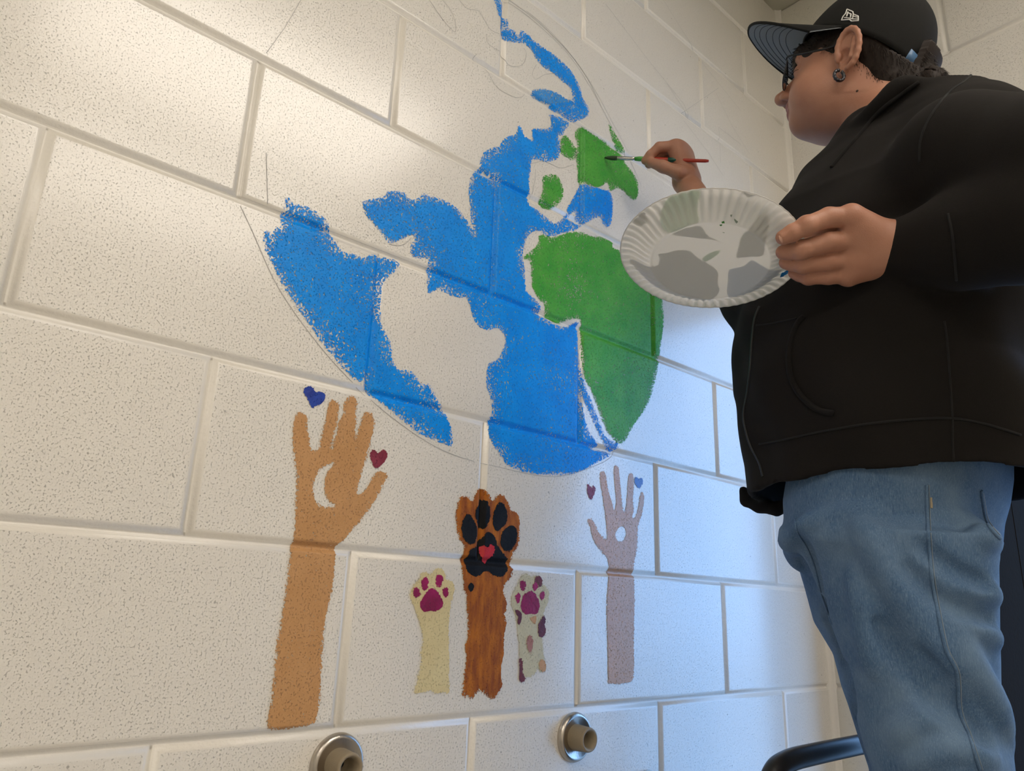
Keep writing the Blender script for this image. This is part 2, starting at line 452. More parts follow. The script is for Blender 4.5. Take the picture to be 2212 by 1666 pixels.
# ceiling lamps; all but the first are added to fill the room with light
M['lampglow'] = bpy.data.materials.new('lamp_diffuser'); M['lampglow'].use_nodes = True
nt_ = M['lampglow'].node_tree; nt_.nodes.remove(nt_.nodes['Principled BSDF'])
em = nt_.nodes.new('ShaderNodeEmission'); em.inputs['Color'].default_value = (*LAMP_COLOR, 1); em.inputs['Strength'].default_value = LAMP_STRENGTH
nt_.links.new(em.outputs[0], nt_.nodes['Material Output'].inputs['Surface'])
M['lampframe'] = mat('lamp_frame', (.8, .8, .78), .4)
def ceiling_lamp(cx, cy, sx, sy, label):
    t = thing('ceiling_lamp', label, 'lamp', (cx, cy, CEIL), 'ceiling lamps')
    MB().box((cx-sx/2, cy-sy/2, CEIL-.03), (cx+sx/2, cy+sy/2, CEIL-.012)).build('diffuser', M['lampglow'], t, False)
    fr = MB()
    for a, b, c_, d_ in ((-sx/2-.03, -sx/2, -sy/2-.03, sy/2+.03), (sx/2, sx/2+.03, -sy/2-.03, sy/2+.03), (-sx/2, sx/2, -sy/2-.03, -sy/2), (-sx/2, sx/2, sy/2, sy/2+.03)):
        fr.box((cx+a, cy+c_, CEIL-.035), (cx+b, cy+d_, CEIL))
    fr.build('frame', M['lampframe'], t, False)
ceiling_lamp(1.35, .25, .60, 1.20, 'glowing oblong ceiling lamp nearest the painted wall and the doorway')
ceiling_lamp(2.35, .25, .60, 1.20, 'added glowing oblong ceiling lamp by the plain wall, nearest the doorway')  # added unseen lamp, spreads the light so each panel can be dimmer
ceiling_lamp(1.35, -1.95, .60, 1.20, 'added oblong fill lamp on the ceiling nearest the painted wall, far from the doorway')  # added fill lamp behind the camera, too far back to mirror in the wall
ceiling_lamp(2.35, -1.95, .60, 1.20, 'added oblong fill lamp on the ceiling by the plain wall, far from the doorway')  # another added fill lamp, out of view behind the camera

# ---------------------------------------------------------------- mural
def inside_dist(P, polys):
    """signed distance (positive inside) of points P to a set of closed polygons (even-odd)"""
    ins = np.zeros(len(P), bool); best = np.full(len(P), 1e9)
    for poly in polys:
        A = np.asarray(poly, float); Bp = np.roll(A, -1, 0)
        for a, b in zip(A, Bp):
            ab = b-a; l2 = max((ab*ab).sum(), 1e-14)
            t = np.clip(((P-a)@ab)/l2, 0, 1); dx = P-(a+t[:, None]*ab); best = np.minimum(best, (dx*dx).sum(1))
            c = (a[1] > P[:, 1]) != (b[1] > P[:, 1])
            if c.any():
                xi = a[0]+(P[:, 1]-a[1])*(b[0]-a[0])/((b[1]-a[1]) if abs(b[1]-a[1]) > 1e-12 else 1e-12)
                ins ^= c & (P[:, 0] < xi)
    d = np.sqrt(best); return np.where(ins, d, -d)
def fill(polys, g, margin):
    """grid of quads covering polygons (2D); returns points, quads, signed distance"""
    allp = np.concatenate([np.asarray(p) for p in polys]); lo = allp.min(0)-margin-g; hi = allp.max(0)+margin+g
    nx, ny = np.ceil((hi-lo)/g).astype(int)+1
    X, Y = np.meshgrid(lo[0]+g*np.arange(nx), lo[1]+g*np.arange(ny), indexing='ij')
    P = np.stack([X.ravel(), Y.ravel()], 1); d = inside_dist(P, polys)
    k = (d > -margin).reshape(nx, ny); q = k[:-1, :-1] & k[1:, :-1] & k[1:, 1:] & k[:-1, 1:]
    i, j = np.nonzero(q); Q = np.stack([i*ny+j, (i+1)*ny+j, (i+1)*ny+j+1, i*ny+j+1], 1)
    u, inv = np.unique(Q, return_inverse=True); return P[u], inv.reshape(-1, 4), d[u]
def wall2d(px, smooth=0):
    P = np.array([onx(q, 0.0)[1:] for q in px])
    return spline(P, smooth, True) if smooth else P
def paint(name, polys, m, parent=None, g=.0016, lift=.0008, margin=.0028, smooth=4):
    W = [wall2d(p, smooth) for p in polys]
    P, Q, d = fill(W, g, margin)
    V = np.stack([wall_h(P[:, 0], P[:, 1])+lift, P[:, 0], P[:, 1]], 1)
    me = mesh_np(name, V, Q); attr(me, 'edge', d)
    return link(name, me, m, parent)

M['ocean'] = paint_mat('ocean_blue', (.002, .255, .84), (.003, .30, .92), .020, .4, specks=.485, spec=.2)
M['ocean_thin'] = paint_mat('ocean_blue_thin', (.05, .32, .78), (.02, .26, .72), .006, .34, specks=.5)
M['land'] = paint_mat('land_green', (.05, .34, .04), (.095, .41, .055), .011, .4, specks=.475, spec=.25)
M['tan'] = paint_mat('tan_paint', (.56, .30, .125), (.52, .27, .105), .0022, .36, specks=.40)
M['tan2'] = paint_mat('light_brown_paint', (.58, .275, .105), (.54, .25, .09), .0012, .25, specks=.36, spec=.5, coat=.25)
M['rust'] = paint_mat('rust_brown_paint', (.25, .065, .010), (.46, .145, .012), .002, .55, streak=1, spec=.2)
M['black'] = paint_mat('black_paint', (.006, .006, .007), (.012, .012, .013), .0008, .6, spec=.15)
M['cream'] = paint_mat('cream_paint', (.70, .60, .33), (.66, .55, .29), .0012, .42)
M['cream2'] = paint_mat('grey_cream_paint', (.60, .55, .36), (.56, .51, .34), .0012, .42)
M['magenta'] = paint_mat('magenta_paint', (.40, .015, .135), (.22, .008, .06), .0008, .35)
M['plum'] = paint_mat('plum_paint', (.17, .030, .030), (.10, .015, .03), .0010, .4)
M['rose'] = paint_mat('rose_paint', (.38, .155, .11), (.42, .19, .14), .0010, .4)
M['orange'] = paint_mat('orange_tan_paint', (.58, .32, .14), (.55, .28, .12), .0010, .4)
M['red'] = paint_mat('red_paint', (.62, .03, .04), (.48, .02, .03), .0008, .35)
M['maroon'] = paint_mat('maroon_paint', (.16, .010, .030), (.26, .03, .06), .0008, .4)
M['navy'] = paint_mat('navy_paint', (.010, .030, .27), (.015, .07, .46), .0008, .35)
M['sky'] = paint_mat('mid_blue_paint', (.010, .085, .42), (.015, .13, .5), .0008, .3, coat=.3)
M['pencil'] = mat('pencil_graphite', (.42, .41, .39), .6)

K = 2.9757
c2 = lambda pts: crop(740, 0, K, pts)
c5 = lambda pts: crop(740, 560, K, pts)
globe = thing('globe_mural', 'half painted round earth mural in blue and green above the painted hands', 'mural', (0, .35, FLOOR+.55))
oc_main = c2([(1385, 755), (1450, 790), (1425, 830), (1410, 865), (1380, 870), (1395, 920), (1385, 1010), (1310, 1035), (1220, 1020), (1205, 1090), (1195, 1160), (1200, 1240), (1190, 1310), (1270, 1370), (1340, 1430), (1372, 1440), (1440, 1385), (1445, 1340), (1480, 1280), (1510, 1220), (1540, 1185), (1600, 1200), (1690, 1225), (1720, 1240), (1735, 1310), (1725, 1420), (1700, 1455), (1670, 1430), (1650, 1390), (1600, 1410), (1550, 1435), (1480, 1480), (1400, 1500), (1320, 1515), (1260, 1480), (1190, 1510), (1160, 1590), (1150, 1650)]) \
    + c5([(1165, 60), (1170, 150), (1185, 215), (1230, 260), (1270, 310), (1262, 355), (1310, 395), (1380, 432), (1440, 442), (1510, 405), (1505, 480), (1520, 560), (1530, 700), (1548, 785), (1590, 900), (1640, 1030), (1690, 1150), (1770, 1190), (1740, 1228), (1690, 1205), (1600, 1015), (1530, 870), (1548, 1000), (1580, 1110), (1640, 1195), (1605, 1212), (1612, 1228), (1715, 1252), (1640, 1300), (1560, 1345), (1470, 1375), (1350, 1382), (1220, 1375), (1120, 1345), (1050, 1310), (1010, 1250), (970, 1190), (940, 1120), (945, 1040), (965, 960), (950, 880), (930, 820), (930, 740), (940, 680), (1000, 650), (1045, 550), (1040, 490), (1000, 440), (920, 450), (870, 420), (840, 370), (815, 290), (790, 240), (720, 240), (620, 190), (550, 210), (555, 60)]) \
    + c2([(550, 1660), (460, 1650), (440, 1590), (475, 1530), (430, 1510), (380, 1535), (300, 1555), (240, 1480), (190, 1430), (150, 1370), (130, 1310), (180, 1290), (270, 1270), (300, 1235), (390, 1245), (440, 1290), (500, 1275), (520, 1250), (560, 1265), (640, 1290), (700, 1320), (750, 1360), (800, 1430), (850, 1500), (830, 1420), (825, 1350), (815, 1250), (820, 1170), (850, 1110), (880, 1090), (890, 1030), (910, 985), (960, 955), (1010, 950), (1030, 910), (1070, 880), (1115, 870), (1130, 815), (1150, 830), (1170, 880), (1225, 910), (1218, 870), (1228, 830), (1320, 835), (1345, 790), (1330, 745)])
paint('ocean_patch', [oc_main, c2([(1455, 1392), (1480, 1362), (1500, 1370), (1498, 1402), (1540, 1440), (1520, 1452), (1465, 1418)]), c2([(850, 1105), (920, 1112), (960, 1140), (990, 1150), (960, 1158), (900, 1122)])], M['ocean'], globe, .0019, smooth=3)
paint('ocean_patch', [c2([(975, -6), (1000, -6), (1028, 40), (1025, 100), (1055, 125), (1060, 165), (1045, 180), (1100, 200), (1110, 222), (1140, 230), (1150, 200), (1200, 235), (1260, 290), (1330, 335), (1420, 410), (1480, 480), (1520, 560), (1545, 640), (1575, 690), (1575, 740), (1500, 775), (1450, 755), (1400, 720), (1350, 700), (1335, 670), (1440, 665), (1480, 640), (1475, 590), (1460, 560), (1400, 510), (1350, 465), (1280, 420), (1240, 370), (1220, 330), (1160, 275), (1060, 265), (1040, 240), (1020, 200), (1020, 120), (1000, 90), (990, 40)])], M['ocean'], globe, .0019, smooth=3)
paint('ocean_patch', [c2([(1220, 590), (1280, 575), (1360, 590), (1440, 640), (1480, 650), (1470, 690), (1400, 700), (1330, 670), (1240, 625)])], M['ocean_thin'], globe, .0019, lift=.0006, smooth=3)
paint('ocean_patch', [[(622, 428), (632, 440), (659, 449), (682, 460), (702, 476), (711, 497), (722, 524), (740, 546), (770, 554), (790, 558), (806, 552), (835, 560), (858, 563), (855, 582), (827, 607), (821, 644), (819, 694), (831, 721), (841, 741), (846, 778), (858, 800), (881, 802), (895, 812), (908, 832), (928, 834), (938, 856), (955, 883), (969, 910), (974, 936), (972, 962), (942, 950), (908, 936), (874, 910), (841, 883), (807, 856), (790, 838), (788, 806), (781, 822), (774, 822), (760, 813), (740, 792), (706, 752), (672, 704), (638, 657), (615, 620), (598, 587), (583, 560), (575, 538), (571, 507), (580, 502), (586, 517), (595, 496), (608, 494), (612, 464), (618, 440)]], M['ocean'], globe, .0019, smooth=3)
paint('land_patch', [c2([(1270, 1510), (1350, 1530), (1440, 1500), (1520, 1495), (1600, 1520), (1680, 1530), (1730, 1550), (1735, 1590), (1785, 1615), (1880, 1640)]) + c5([(1960, 60), (2030, 200), (2055, 300), (2060, 420), (2040, 560), (2030, 650), (2000, 800), (1970, 900), (1930, 980), (1860, 1080), (1790, 1185), (1720, 1130), (1690, 1080), (1650, 980), (1600, 850), (1555, 760), (1540, 600), (1535, 460), (1520, 380), (1440, 390), (1380, 415), (1310, 365), (1300, 300), (1260, 250), (1220, 180), (1215, 100), (1205, 10)]) + c2([(1165, 1655), (1235, 1600), (1260, 1560)])], M['land'], globe, .0019, smooth=3)
paint('land_patch', [c2([(1540, 815), (1600, 850), (1680, 900), (1740, 950), (1780, 980), (1820, 1060), (1870, 1120), (1895, 1180), (1895, 1260), (1860, 1282), (1800, 1220), (1755, 1205), (1720, 1225), (1700, 1170), (1640, 1205), (1560, 1178), (1515, 1180), (1510, 1080), (1500, 1000), (1510, 930), (1495, 860)])], M['land'], globe, .0019, smooth=3)
paint('land_patch', [c2([(1410, 890), (1440, 880), (1480, 930), (1503, 980), (1480, 1025), (1420, 1000), (1400, 960)])], M['land'], globe, .0019)
paint('land_patch', [c2([(1290, 1140), (1370, 1130), (1400, 1170), (1415, 1230), (1400, 1290), (1340, 1340), (1280, 1335), (1270, 1290), (1290, 1220)])], M['land'], globe, .0019)
paint('land_patch', [c2([(1710, 800), (1740, 850), (1780, 910), (1810, 972), (1770, 960), (1730, 890)])], M['land'], globe, .0019)

# pencil sketch lines
def pencil(parent, lines, w=.0008):
    for pts, sm in lines:
        P = wall2d(pts); P = spline(P, 6) if sm else np.concatenate([np.linspace(a, b, 24, endpoint=False) for a, b in zip(P[:-1], P[1:])]+[P[-1:]])
        T = np.gradient(P, axis=0); T /= np.linalg.norm(T, axis=1)[:, None]+1e-12
        Nn = np.stack([-T[:, 1], T[:, 0]], 1); a = P+Nn*w/2; b = P-Nn*w/2
        V = np.concatenate([np.stack([wall_h(q[:, 0], q[:, 1])+.0005, q[:, 0], q[:, 1]], 1) for q in (a, b)]); n = len(P)
        Q = np.array([(i, i+1, n+i+1, n+i) for i in range(n-1)])
        link('pencil_line', mesh_np('pencil_line', V, Q), M['pencil'], parent)
sk = thing('pencil_sketch', 'thin grey pencil lines of the unpainted globe and rays on the block wall', 'drawing', (0, .6, FLOOR+1.1))
pencil(sk, [(c2([(1020, -5), (1130, 60), (1290, 190), (1450, 350), (1580, 540), (1690, 740), (1800, 950), (1870, 1080), (1920, 1200)]), 1),
            (c2([(1060, -5), (1180, 80), (1330, 210), (1480, 370), (1610, 560), (1720, 760), (1830, 970)]), 1),
            (c2([(1180, 70), (1300, 170), (1450, 330), (1570, 500), (1660, 680)]), 1),
            (c2([(555, -4), (610, 80), (680, 170), (725, 205), (720, 130), (690, 60), (640, 0)]), 1),
            (c2([(745, -4), (800, 55), (870, 70), (905, 120), (950, 190), (1010, 220)]), 1),
            (c2([(925, 225), (935, 280), (990, 320), (1020, 340), (1060, 410), (1110, 430), (1160, 410), (1180, 350), (1165, 310)]), 1),
            (c2([(860, 350), (850, 380), (930, 460), (990, 560), (1090, 620), (1150, 625), (1175, 590)]), 1),
            (c2([(1245, 415), (1220, 470), (1240, 510), (1300, 480), (1370, 470)]), 1),
            (c2([(1225, 1050), (1300, 1040), (1400, 1080), (1480, 1060)]), 1),
            (c2([(1240, 1090), (1235, 1160), (1210, 1280)]), 1),
            ([(1309, 10), (1400, 130), (1477, 225), (1491, 259)], 0), ([(1430, -4), (1520, 140), (1600, 240)], 0),
            ([(1546, 200), (1580, 270), (1618, 332)], 0), ([(1475, 243), (1552, 190)], 0), ([(1440, 180), (1491, 259)], 0),
            ([(1476, 260), (1530, 330), (1562, 380)], 0), ([(1552, 275), (1555, 310), (1556, 352)], 0), ([(1552, 275), (1600, 312)], 0),
            ([(650, 0), (615, 60), (575, 115)], 0), ([(575, 330), (578, 440)], 0),
            ([(519, 445), (545, 500), (600, 620), (680, 735), (760, 825), (850, 905), (960, 975), (1080, 1010), (1200, 1030), (1300, 1000), (1330, 975)], 1),
            (c2([(300, 1570), (360, 1580), (410, 1560), (440, 1530)]), 1)])

# painted hands, paws and hearts
K6 = 1236/230; h6 = lambda pts: crop(630, 810, K6, pts)
hand1 = [(638, 1106), (642, 1031), (635, 985), (632, 930)] + h6([(40, 490), (60, 450), (95, 437), (140, 460), (170, 495), (170, 620), (195, 720), (225, 860), (262, 890), (310, 860), (340, 740), (375, 600), (400, 470), (425, 340), (465, 292), (510, 310), (545, 360), (535, 440), (525, 560), (490, 660), (460, 800), (465, 860), (490, 760), (530, 640), (555, 520), (605, 440), (600, 350), (640, 280), (690, 250), (740, 280), (755, 340), (745, 470), (740, 580), (730, 690), (745, 740), (775, 640), (810, 520), (850, 450), (890, 435), (930, 460), (955, 560), (920, 740), (870, 940), (820, 1090), (780, 1240), (755, 1380), (800, 1385), (880, 1300), (930, 1200), (990, 1140), (1040, 1125), (1100, 1150), (1100, 1200), (1040, 1310), (960, 1460)]) + [(795, 1100), (770, 1133), (742, 1166), (728, 1178), (724, 1203), (716, 1274), (701, 1341), (696, 1392), (691, 1486), (684, 1543), (675, 1563), (628, 1574), (585, 1575), (578, 1566), (580, 1536), (588, 1506), (596, 1408), (615, 1294), (628, 1190), (636, 1156)]
moon = h6([(505, 1020), (450, 1025), (380, 1060), (310, 1110), (265, 1210), (245, 1300), (255, 1420), (310, 1510), (390, 1540), (480, 1540), (490, 1510), (430, 1470), (395, 1400), (380, 1300), (390, 1190), (420, 1120), (460, 1070)])
o = paint('painted_hand', [hand1, moon], M['tan'], None, .0013, smooth=3)
tag(o, 'large tan painted hand and forearm with a white crescent moon in its palm', 'painting', 'painted arms under the globe')
K5 = 1111/180; h5 = lambda pts: crop(1240, 990, K5, pts)
lc = lambda pts: crop(740, 1106, K, pts)
hand2 = h5([(465, 1450), (440, 1330), (380, 1260), (300, 1160), (245, 1050), (215, 920), (180, 850), (200, 815), (245, 830), (285, 900), (330, 1000), (420, 1080), (440, 1000), (420, 830), (395, 620), (370, 450), (345, 300), (350, 200), (375, 178), (410, 195), (430, 300), (450, 430), (490, 540), (525, 690), (545, 680), (560, 580), (545, 400), (530, 200), (535, 120), (555, 95), (590, 130), (600, 220), (620, 420), (635, 580), (655, 710), (685, 690), (705, 520), (715, 350), (730, 230), (755, 200), (785, 230), (790, 380), (780, 560), (795, 680), (770, 780), (795, 805), (825, 770), (860, 640), (880, 510), (905, 455), (930, 500), (920, 640), (890, 780), (850, 900), (840, 1080), (830, 1230), (800, 1370), (790, 1500)]) + lc([(1870, 400), (1875, 560), (1870, 800), (1872, 1000), (1860, 1080), (1830, 1100), (1720, 1102), (1708, 1080), (1705, 900), (1698, 640), (1705, 480), (1712, 400)])
ball = h5([(590, 930), (640, 910), (680, 940), (695, 1000), (680, 1060), (640, 1110), (585, 1110), (550, 1060), (555, 990)])
o = paint('painted_hand', [hand2, ball], M['tan2'], None, .0013, smooth=3)
tag(o, 'slim light brown painted hand and forearm with a round white spot in its palm', 'painting', 'painted arms under the globe')
K1 = 6.94; p1 = lambda pts: crop(960, 1040, K1, pts)
K2 = 6.41; p2 = lambda pts: crop(960, 1260, K2, pts)
K3 = 5.554; p3 = lambda pts: crop(870, 1210, K3, pts)
K4 = 6.167; p4 = lambda pts: crop(1090, 1220, K4, pts)
paw = thing('painted_paw', 'tall rust brown painted dog paw with black pads and a red heart', 'painting', tuple(onx((1050, 1500), 0)), 'painted arms under the globe')
paint('fur', [p1([(285, 1600), (275, 1400), (255, 1300), (265, 1150), (285, 1040), (300, 970), (240, 880), (205, 780), (185, 650), (170, 480), (190, 380), (215, 290), (250, 240), (310, 230), (360, 245), (415, 300), (450, 210), (510, 115), (560, 110), (610, 125), (650, 190), (690, 240), (725, 300), (760, 240), (795, 208), (880, 208), (920, 270), (970, 360), (985, 440), (1040, 450), (1100, 500), (1120, 600), (1115, 850), (1090, 980), (1030, 1070), (1005, 1150), (1000, 1200), (1020, 1340), (980, 1440), (920, 1520), (880, 1580)]) + p2([(815, 140), (860, 300), (830, 420), (850, 560), (820, 740), (815, 1000), (780, 1150), (780, 1320), (800, 1410), (750, 1500), (700, 1580), (640, 1590), (560, 1530), (480, 1480), (400, 1560), (360, 1600), (330, 1560), (255, 1560), (260, 1400), (285, 1200), (300, 1000), (280, 880), (325, 750), (320, 560), (315, 400), (305, 200), (300, 140), (265, 90)])], M['rust'], paw, .0013, smooth=2)
for pts in ([(345, 490), (290, 550), (250, 660), (260, 800), (310, 890), (380, 948), (460, 910), (485, 760), (470, 660), (420, 560), (390, 510)],
            [(540, 275), (500, 370), (465, 430), (460, 520), (490, 620), (540, 690), (590, 708), (640, 650), (675, 560), (682, 450), (660, 350), (620, 290), (580, 280)],
            [(830, 315), (780, 370), (735, 460), (720, 560), (725, 650), (750, 720), (790, 748), (850, 700), (910, 640), (938, 540), (925, 430), (880, 345)],
            [(1000, 660), (920, 700), (860, 770), (835, 870), (840, 960), (900, 1040), (970, 1045), (1040, 970), (1080, 850), (1080, 750), (1050, 690)],
            [(660, 762), (610, 780), (575, 850), (510, 900), (470, 980), (380, 1030), (350, 1130), (310, 1190), (325, 1320), (380, 1390), (450, 1425), (530, 1400), (590, 1350), (650, 1345), (700, 1390), (780, 1425), (880, 1420), (920, 1360), (950, 1270), (935, 1160), (850, 1050), (790, 960), (760, 860), (710, 790)],
            [(385, 1525), (345, 1580), (370, 1640), (410, 1645), (435, 1580), (425, 1550)]):
    paint('paw_pad', [p1(pts)], M['black'], paw, .0012, lift=.0012)
tag(paint('heart', [p1([(610, 1228), (570, 1150), (540, 1060), (545, 985), (590, 965), (635, 995), (680, 950), (730, 970), (742, 1040), (710, 1110), (660, 1170), (635, 1225)])], M['red'], paw, .001, lift=.0016), 'bright red heart on the black pad')
paw = thing('painted_paw', 'plain cream painted cat paw with magenta pads beside the large tan hand', 'painting', tuple(onx((935, 1490), 0)), 'painted arms under the globe')
paint('fur', [p3([(140, 1600), (145, 1540), (180, 1400), (215, 1260), (215, 1100), (240, 940), (205, 780), (165, 660), (130, 560), (90, 460), (90, 380), (120, 310), (190, 220), (215, 160), (260, 140), (320, 170), (345, 150), (390, 110), (440, 98), (490, 130), (510, 190), (520, 240), (580, 255), (615, 310), (615, 380), (580, 500), (560, 640), (548, 780), (548, 1000), (555, 1200), (548, 1400), (552, 1590), (480, 1590), (400, 1600), (330, 1565), (250, 1590)])], M['cream'], paw, .0012)
for pts in ([(345, 335), (270, 400), (205, 510), (210, 570), (250, 625), (330, 610), (390, 615), (470, 560), (480, 510), (440, 430), (400, 365)],
            [(260, 203), (220, 240), (218, 290), (240, 365), (290, 340), (305, 270), (295, 220)], [(430, 180), (400, 200), (390, 280), (400, 310), (435, 325), (470, 260), (475, 195)],
            [(150, 335), (118, 370), (130, 430), (155, 455), (200, 415), (190, 360)], [(510, 333), (470, 355), (480, 420), (515, 447), (542, 390), (530, 345)]):
    paint('paw_pad', [p3(pts)], M['magenta'], paw, .001, lift=.0012)
paw = thing('painted_paw', 'spotted grey cream painted cat paw with magenta pads and brown patches', 'painting', tuple(onx((1145, 1470), 0)), 'painted arms under the globe')
paint('fur', [p4([(240, 1480), (230, 1380), (195, 1240), (190, 1050), (170, 920), (160, 770), (130, 640), (95, 560), (90, 460), (120, 340), (170, 270), (190, 200), (230, 145), (280, 125), (340, 155), (420, 145), (480, 180), (495, 250), (550, 300), (590, 390), (565, 520), (520, 620), (515, 700), (500, 900), (500, 1050), (515, 1200), (530, 1300), (520, 1400), (480, 1430), (440, 1390), (400, 1450), (330, 1490), (280, 1500)])], M['cream2'], paw, .0012)
for pts in ([(320, 355), (250, 400), (212, 520), (225, 610), (270, 660), (350, 655), (420, 655), (455, 580), (455, 500), (410, 400), (370, 365)],
            [(235, 207), (200, 240), (200, 290), (230, 350), (265, 320), (280, 255)], [(400, 235), (365, 280), (375, 325), (400, 345), (435, 310), (440, 260)],
            [(175, 382), (140, 430), (150, 490), (175, 518), (200, 470), (205, 410)], [(495, 357), (465, 390), (465, 440), (495, 478), (522, 430), (522, 370)]):
    paint('paw_pad', [p4(pts)], M['magenta'], paw, .001, lift=.0012)
for mt, pts in (('plum', [(430, 155), (390, 190), (395, 230), (440, 250), (440, 300), (480, 290), (495, 220), (480, 165)]), ('plum', [(130, 620), (165, 605), (220, 650), (215, 740), (190, 805), (165, 760), (170, 700)]),
                ('plum', [(515, 685), (475, 730), (440, 820), (450, 940), (490, 970), (530, 930), (545, 870), (525, 800), (538, 720)]), ('plum', [(205, 1245), (190, 1300), (195, 1400), (182, 1520), (200, 1560), (255, 1560), (265, 1500), (235, 1440), (230, 1300)]),
                ('rose', [(330, 940), (290, 1010), (290, 1080), (330, 1185), (365, 1110), (375, 1010)]), ('orange', [(410, 685), (335, 720), (385, 790), (408, 770)]), ('orange', [(495, 1265), (455, 1300), (460, 1380), (500, 1425), (538, 1400), (535, 1300)])):
    paint('fur_patch', [p4(pts)], M[mt], paw, .001, lift=.0014)
for px, mt, lb in ((h6([(145, 160), (200, 132), (250, 150), (270, 200), (320, 195), (375, 215), (385, 270), (340, 335), (280, 365), (240, 380), (210, 350), (180, 280), (145, 220)]), 'navy', 'dark blue painted heart above the large tan hand'),
                   (h6([(905, 925), (920, 880), (960, 870), (1000, 900), (1040, 872), (1090, 885), (1110, 930), (1080, 1000), (1010, 1070), (970, 1080), (930, 1020)]), 'maroon', 'crimson painted heart beside the fingers of the large tan hand'),
                   (h5([(185, 345), (215, 375), (235, 395), (250, 368), (275, 385), (275, 450), (225, 548), (180, 490), (170, 420), (172, 360)]), 'maroon', 'narrow maroon painted heart beside the slim light brown hand'),
                   (h5([(830, 250), (860, 280), (895, 262), (915, 300), (905, 350), (862, 402), (815, 350), (802, 290), (810, 260)]), 'sky', 'small bright blue painted heart beside the fingers of the slim light brown hand')):
    tag(paint('painted_heart', [px], M[mt], None, .001, smooth=5), lb, 'painting', 'painted hearts on the wall')

# ---------------------------------------------------------------- wall door stops
M['nickel'] = mat('brushed_nickel', (.52, .48, .43), .28, .5, 1.0)
m_ = M['nickel']; mp_ = N(m_, 'ShaderNodeMapping'); mp_.inputs['Scale'].default_value = (1, 1, .05); L(m_, pos(m_), mp_.inputs['Vector'])
L(m_, bump(m_, noise(m_, mp_.outputs[0], 900, 2), .0002), bsdf(m_).inputs['Normal'])
M['rubber'] = mat('tan_grey_rubber', (.28, .225, .15), .55, .4)
L(M['rubber'], bump(M['rubber'], noise(M['rubber'], pos(M['rubber']), 300, 2), .0003), bsdf(M['rubber']).inputs['Normal'])
M['screw'] = mat('dark_screw', (.03, .03, .035), .35, .5, 1.0)
def door_stop(px, R, label):
    c = onx(px, 0.0); c[0] = 0.0
    t = thing('door_stop', label, 'door stop', tuple(c), 'door stops along the wall')
    MB().lathe([(R*.98, 0.0), (R, .002), (R*.99, .0045), (R*.95, .0075), (R*.89, .0092), (R*.84, .0095), (R*.80, .0088), (R*.60, .0062), (R*.52, .0055), (.0, .0055)], c, (1, 0, 0)).build('flange', M['nickel'], t)
    r = R*.53
    MB().lathe([(r*.98, .004), (r, .008), (r*.97, .016), (r*.93, .026), (r*.93, .031), (r*.88, .0335), (r*.78, .034), (r*.68, .0325), (r*.60, .029), (r*.56, .020), (r*.52, .011), (0, .0105)], c, (1, 0, 0)).build('rubber_bumper', M['rubber'], t)
    MB().lathe([(.0045, .0105), (.0043, .0128), (.003, .0134), (.0018, .0134), (.0016, .0118), (0, .0118)], c+np.array([0, -.001, .002]), (1, 0, 0), 16).build('screw', M['screw'], t)
door_stop((725, 1650), .0335, 'round brushed nickel wall door stop under the large tan painted hand')
door_stop((1238, 1592), .0345, 'round brushed nickel wall door stop lit blue, between the spotted paw and the slim hand')
door_stop((1396, 1712), .033, 'round nickel wall door stop mostly cut off, below the slim painted hand')

# ---------------------------------------------------------------- chair
M['tube'] = mat('black_powder_coat', (.018, .016, .014), .38, .5)
L(M['tube'], bump(M['tube'], noise(M['tube'], pos(M['tube']), 500, 2), .0001), bsdf(M['tube']).inputs['Normal'])
M['seat'] = mat('dark_grey_plastic', (.05, .05, .055), .5)
L(M['seat'], bump(M['seat'], noise(M['seat'], pos(M['seat']), 400, 2), .0002), bsdf(M['seat']).inputs['Normal'])
SEAT = .47
ch = thing('chair', 'black tubular metal chair the painter stands on, its back rail by the wall', 'chair', (.53, .63, 0))
cxb, cy0, cy1, czt = .30, .412, .85, .984
MB().tube(spline([(cxb+.03, cy0, .47), (cxb+.02, cy0, .7), (cxb, cy0, .90), (cxb, cy0+.006, .945), (cxb, cy0+.028, .974), (cxb, cy0+.065, czt), (cxb, .55, czt+.002), (cxb, .71, czt+.002), (cxb, cy1-.065, czt), (cxb, cy1-.028, .974), (cxb, cy1-.006, .945), (cxb, cy1, .90), (cxb+.02, cy1, .7), (cxb+.03, cy1, .47)], 8), .0133, 16).build('back_rail', M['tube'], ch)
MB().box((cxb+.004, cy0+.013, .66), (cxb+.022, cy1-.013, .84), .006).build('backrest', M['seat'], ch)
MB().box((cxb+.035, cy0-.01, SEAT-.025), (.78, cy1+.01, SEAT), .01).build('seat', M['seat'], ch)
for x, y in ((cxb+.03, cy0), (cxb+.03, cy1), (.76, cy0), (.76, cy1)):
    MB().tube([(x, y, SEAT-.01), (x-(.03 if x < .5 else -.03), y, 0.0)], .0125, 12).build('leg', M['tube'], ch)

